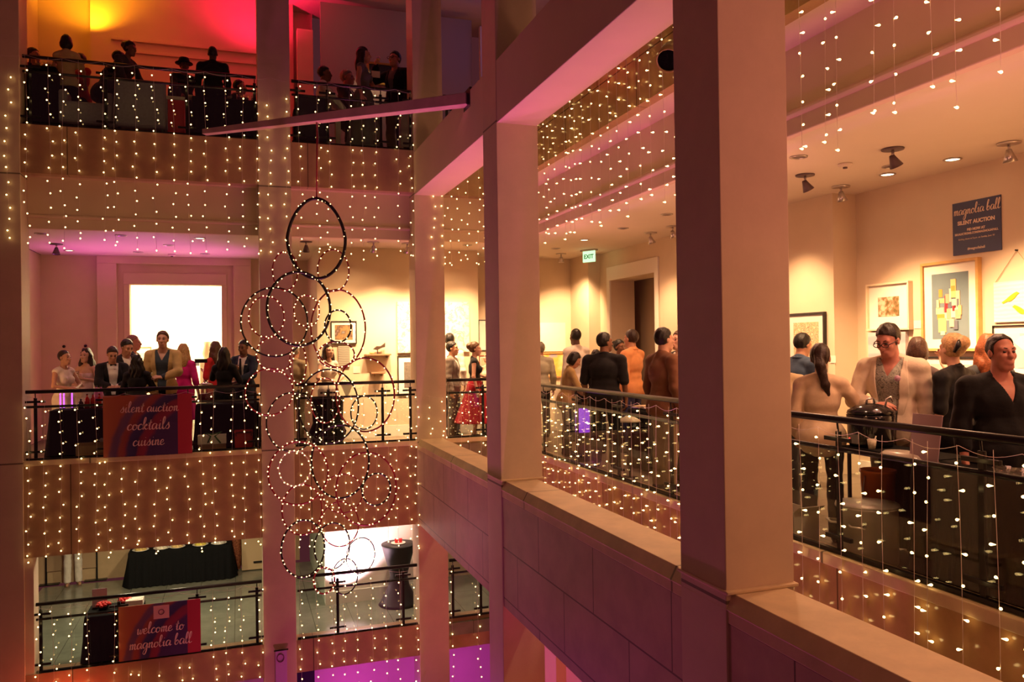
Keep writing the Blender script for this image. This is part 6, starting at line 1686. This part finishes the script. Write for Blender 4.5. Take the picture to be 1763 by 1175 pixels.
for k, (px, py) in enumerate(((178, 1047), (213, 1033))):
    p = Vector((atY(px, py, 13.05).x, 13.05 + .12 * k, FL + .73))
    t = thing('rose_arrangement', ('left' if k == 0 else 'right') + ' low bunch of red roses on the welcome table', 'flowers', p)
    MB().lathe([(.0001, 0), (.06, 0), (.08, .07), (.07, .07), (.05, .01)], p, 16).build('bowl', BLACK, t, True)
    for j in range(16):
        rr = .10 * (j / 16) ** .5; q = p + Vector((rr * math.cos(j * 2.4), rr * math.sin(j * 2.4), .10 - rr * .3))
        MB().ell(q, (.026, .026, .022), 7, 5).build('rose', REDF, t, True)
p = Vector((atY(172, 1030, 13.2).x, 13.2, FL + .725))
t = thing('card_stand', 'mauve card in a stand on the welcome table', 'card stand', p)
MB().add([(p.x - .10, 13.18, p.z), (p.x + .10, 13.18, p.z), (p.x + .09, 13.24, p.z + .26), (p.x - .11, 13.24, p.z + .26), (p.x - .10, 13.186, p.z), (p.x + .10, 13.186, p.z), (p.x + .09, 13.246, p.z + .26), (p.x - .11, 13.246, p.z + .26)], [(0, 1, 2, 3), (7, 6, 5, 4), (2, 6, 7, 3), (0, 3, 7, 4), (1, 5, 6, 2)]).build('card', mat('mauve_card', (.4, .28, .34)), t)
MB().box(p.x - .1, p.x + .1, 13.14, 13.22, FL + .722, FL + .73).build('foot', BLACK, t)
p = Vector((atY(232, 1035, 13.1).x, 13.1, FL + .73))
t = thing('napkin_stack', 'white stack of napkins behind the welcome banner', 'napkins', p)
MB().box(p.x - .12, p.x + .12, p.y - .1, p.y + .1, p.z, p.z + .09).build('napkins', WHITE, t, bevel=.006)
pt = atZ(681, 1030, FL); pt.y = min(pt.y, 13.95)
ct = cocktail_table('tall black spandex cocktail table with red candles on the lower floor', pt, .30, FL + 1.06, .15, mat('black_spandex', (.007, .006, .007), .6), .36)
zt = FL + 1.065
t = thing('candle_tray', 'pale tray with two red candles on the cocktail table', 'candles', (pt.x, pt.y, zt))
MB().lathe([(.0001, 0), (.12, 0), (.13, .012), (.12, .014), (.0001, .008)], (pt.x, pt.y, zt), 24).build('tray', mat('pale_tray', (.70, .55, .48), .5), t, True)
for sx_ in (-.035, .04): MB().lathe([(.0001, .01), (.028, .01), (.032, .08), (.0001, .08)], (pt.x + sx_, pt.y, zt), 14).build('candle', mat('red_candle', (.65, .02, .03), .3), t, True)
pu2 = atZ(605, 1031, FL)
t = thing('uplight', 'black floor uplight washing the lower wall pink white', 'lamp', pu2)
MB().box(pu2.x - .12, pu2.x + .12, pu2.y - .10, pu2.y + .10, FL + .05, FL + .20).build('housing', BLACK, t, bevel=.012)
MB().box(pu2.x - .09, pu2.x + .09, pu2.y - .07, pu2.y + .07, FL + .2, FL + .21).build('lens', glow('uplight_lens', (1, .55, .85), 12), t)
MB().tube([(pu2.x - .13, pu2.y, FL + .12), (pu2.x - .13, pu2.y, FL + .005), (pu2.x + .13, pu2.y, FL + .005), (pu2.x + .13, pu2.y, FL + .12)], .012, 7).build('yoke', BLACK, t, True)
t = thing('easel_sign', 'dark display stand at the left of the lower floor', 'stand', atZ(75, 1006, FL))
p = atZ(78, 1008, FL); p2 = atZ(165, 1000, FL)
MB().box(p.x, p.x + .03, p.y, p.y + .03, FL + .02, FL + 1.3).box(p2.x, p2.x + .03, p.y, p.y + .03, FL + .02, FL + 1.3).build('uprights', BLACK, t)
MB().box(p.x - .1, p.x + .25, p.y - .1, p.y + .1, FL + .001, FL + .02).build('foot', BLACK, t); MB().box(p2.x - .2, p2.x + .2, p.y - .1, p.y + .1, FL + .001, FL + .02).build('foot', BLACK, t)
MB().box(p.x + .03, p2.x, p.y + .005, p.y + .025, FL + .25, FL + 1.25).build('board', mat('tan_board', (.5, .34, .2), .7), t)
a, b = atY(392, 900, YL - .3), atY(415, 900, YL - .3)
t = thing('straw_bale', 'rust coloured dried grass bundle right of the lower buffet', 'dried grass', ((a.x + b.x) / 2, YL - .3, FL))
MB().lathe([(.11, 0), (.14, .3), (.12, .7), (.08, .75), (.0001, .75)], ((a.x + b.x) / 2, YL - .2, FL), 14).build('bundle', ramp_mat('straw', [(.3, (.10, .03, .015)), (.55, (.40, .12, .05)), (.75, (.62, .30, .12))], 'noise', 40, .8, 4), t)
a = atZ(447, 973, FL)
t = thing('floor_cabinet', 'pale tan cabinet at the back of the lower floor beside the middle pillar', 'cabinet', (a.x - .05, YL - .25, FL))
MB().box(atY(416, 950, YL - .5).x, atY(450, 950, YL - .5).x + .3, YL - .5, YL - .02, FL + .02, FL + 1.1).build('body', mat('pale_oak', (.60, .44, .25), .6), t, bevel=.006)
MB().box(atY(436, 950, YL - .5).x, atY(452, 950, YL - .5).x, YL - .53, YL - .5, FL + .16, FL + .19).build('handle', BLACK, t)
# ------------------------------------------------------------------ upper floor furniture
def armchair(label, pl, pr, ytop, y, m, z=FU):
    a, b = atY(pl, ytop, y), atY(pr, ytop, y)
    t = thing('lounge_chair', label, 'chair', ((a.x + b.x) / 2, y, z))
    zt = a.z
    MB().box(a.x, b.x, y, y + .13, z + .12, zt).build('backrest', m, t, bevel=.04)
    MB().box(a.x + .03, b.x - .03, y + .13, y + .42, z + .14, z + .44).build('seat', m, t, bevel=.04)
    for sx in (a.x - .02, b.x - .10): MB().box(sx, sx + .12, y + .1, y + .42, z + .12, z + .62).build('armrest', m, t, bevel=.03)
    for sx in (a.x + .05, b.x - .05):
        for sy in (y + .06, y + .38): MB().cyl((sx, sy, z), (sx, sy, z + .13), .02, n=8).build('leg', BLACK, t)
GREYF = mat('grey_upholstery', (.24, .21, .22), .9, var=.1, scale=30, bump=.2); DKF = mat('dark_upholstery', (.02, .016, .018), .9)
armchair('low grey lounge chair behind the upper rail on the left', 100, 190, 171, 12.74, GREYF)
armchair('tall grey lounge chair in the middle of the upper left bay', 197, 285, 132, 12.74, mat('grey_upholstery', (.1, .09, .095)))
armchair('dark rounded lounge chair left in the upper second bay', 508, 566, 163, 12.74, DKF)
def upper_table(label, pl, pr, y0, y1, h):
    a, b = atY(pl, 190, y0), atY(pr, 190, y0)
    return draped_table(label, a.x, b.x, y0, y1, FU + h, FU, .04)
upper_table('dark draped table at the left end of the upper floor', 50, 96, 12.85, 13.3, .93)
upper_table('black draped table in front of the red wall upstairs', 332, 444, 12.78, 13.1, .66)
for i, (px, lab) in enumerate(((66, 'leftmost glass on the upper left table'), (76, 'second glass on the upper left table'), (86, 'third glass on the upper left table'), (93, 'rightmost glass on the upper left table'))):
    tumbler(lab, Vector((atY(px, 165, 13.0).x, 13.0 + .05 * (i % 2), FU + .935)), 'glasses on the upper left table', .11, .036, (.5, .35, .08))
for i, (px, lab) in enumerate(((395, 'lit glass jar at the left on the upper right table'), (412, 'dark drink in front of the seated man in the suit'), (424, 'glass right of the dark drink upstairs'), (437, 'glass nearest the middle pillar upstairs'))):
    tumbler(lab, Vector((atY(px, 182, 12.95).x, 12.95, FU + .665)), 'glasses on the upper right table', .12, .04, (.55, .45, .25) if i == 0 else (.12, .02, .02))
a, b = atY(288, 200, 12.86), atY(318, 200, 12.86)
bn = thing('red_bin', 'red square bin with a pale lid behind the upper rail', 'bin', ((a.x + b.x) / 2, 13.0, FU))
MB().box(a.x, b.x, 12.86, 13.14, FU + .0, FU + .60).build('body', mat('bin_red', (.62, .02, .02), .5), bn, bevel=.01)
MB().box(a.x - .02, b.x + .03, 12.84, 13.16, FU + .6, FU + .65).build('lid', mat('bin_lid', (.62, .52, .40), .5), bn, bevel=.01)
for i, (px, lab) in enumerate(((293, 'left bottle on the red bin upstairs'), (301, 'middle bottle on the red bin upstairs'), (309, 'right bottle on the red bin upstairs'))):
    bottle(lab, Vector((atY(px, 180, 13.0).x, 13.0, FU + .652)), DKGL, 'bottles on the red bin', .24, .032)
p = Vector((atY(328, 180, 12.95).x, 12.98, FU + .665))
t = thing('bread_plate', 'yellowish plate right of the red bin upstairs', 'plate', p)
MB().lathe([(.0001, 0), (.05, 0), (.08, .02), (.05, .05), (.0001, .055)], p, 18).build('plate', mat('yellow_plate', (.7, .58, .3), .5), t, True)
frame_on('y', (631, 107, 686, 150), 15.6, .06, 'dark painting with a gilt frame behind the couple upstairs', mat('gilt_frame', (.45, .28, .06), .35, .6), None, mat('dark_painting', (.012, .010, .010), .5), .04, 0)
t = thing('paper_card', 'white sheet held between the couple upstairs', 'paper', atY(645, 129, 13.3))
c = atY(647, 128, 13.3); MB().box(c.x - .07, c.x + .07, 13.297, 13.303, c.z - .055, c.z + .055).build('sheet', WHITE, t)
PB = mat('pale_box', (.62, .56, .46), .7)
for i, (l, r_, tt, bb, y, lab) in enumerate(((641, 656, 226, 249, 12.95, 'pale box with a dark slot left on the upper floor'), (690, 703, 196, 206, 13.05, 'upper pale sign by the corner pillar upstairs'), (690, 705, 233, 252, 12.95, 'pale box with a dark slot right on the upper floor'), (578, 587, 208, 246, 13.0, 'tall pale strip below the seated old man'))):
    a, b = atY(l, tt, y), atY(r_, bb, y)
    t = thing('pale_box', lab, 'box', ((a.x + b.x) / 2, y, FU))
    MB().box(a.x, b.x, y, y + .15, FU, a.z).build('carton', PB, t)
    if i in (0, 2): MB().box((a.x + b.x) / 2 - .03, b.x - .002, y - .002, y + .002, FU + .10, FU + .15).build('slot', DARK, t)
# basement
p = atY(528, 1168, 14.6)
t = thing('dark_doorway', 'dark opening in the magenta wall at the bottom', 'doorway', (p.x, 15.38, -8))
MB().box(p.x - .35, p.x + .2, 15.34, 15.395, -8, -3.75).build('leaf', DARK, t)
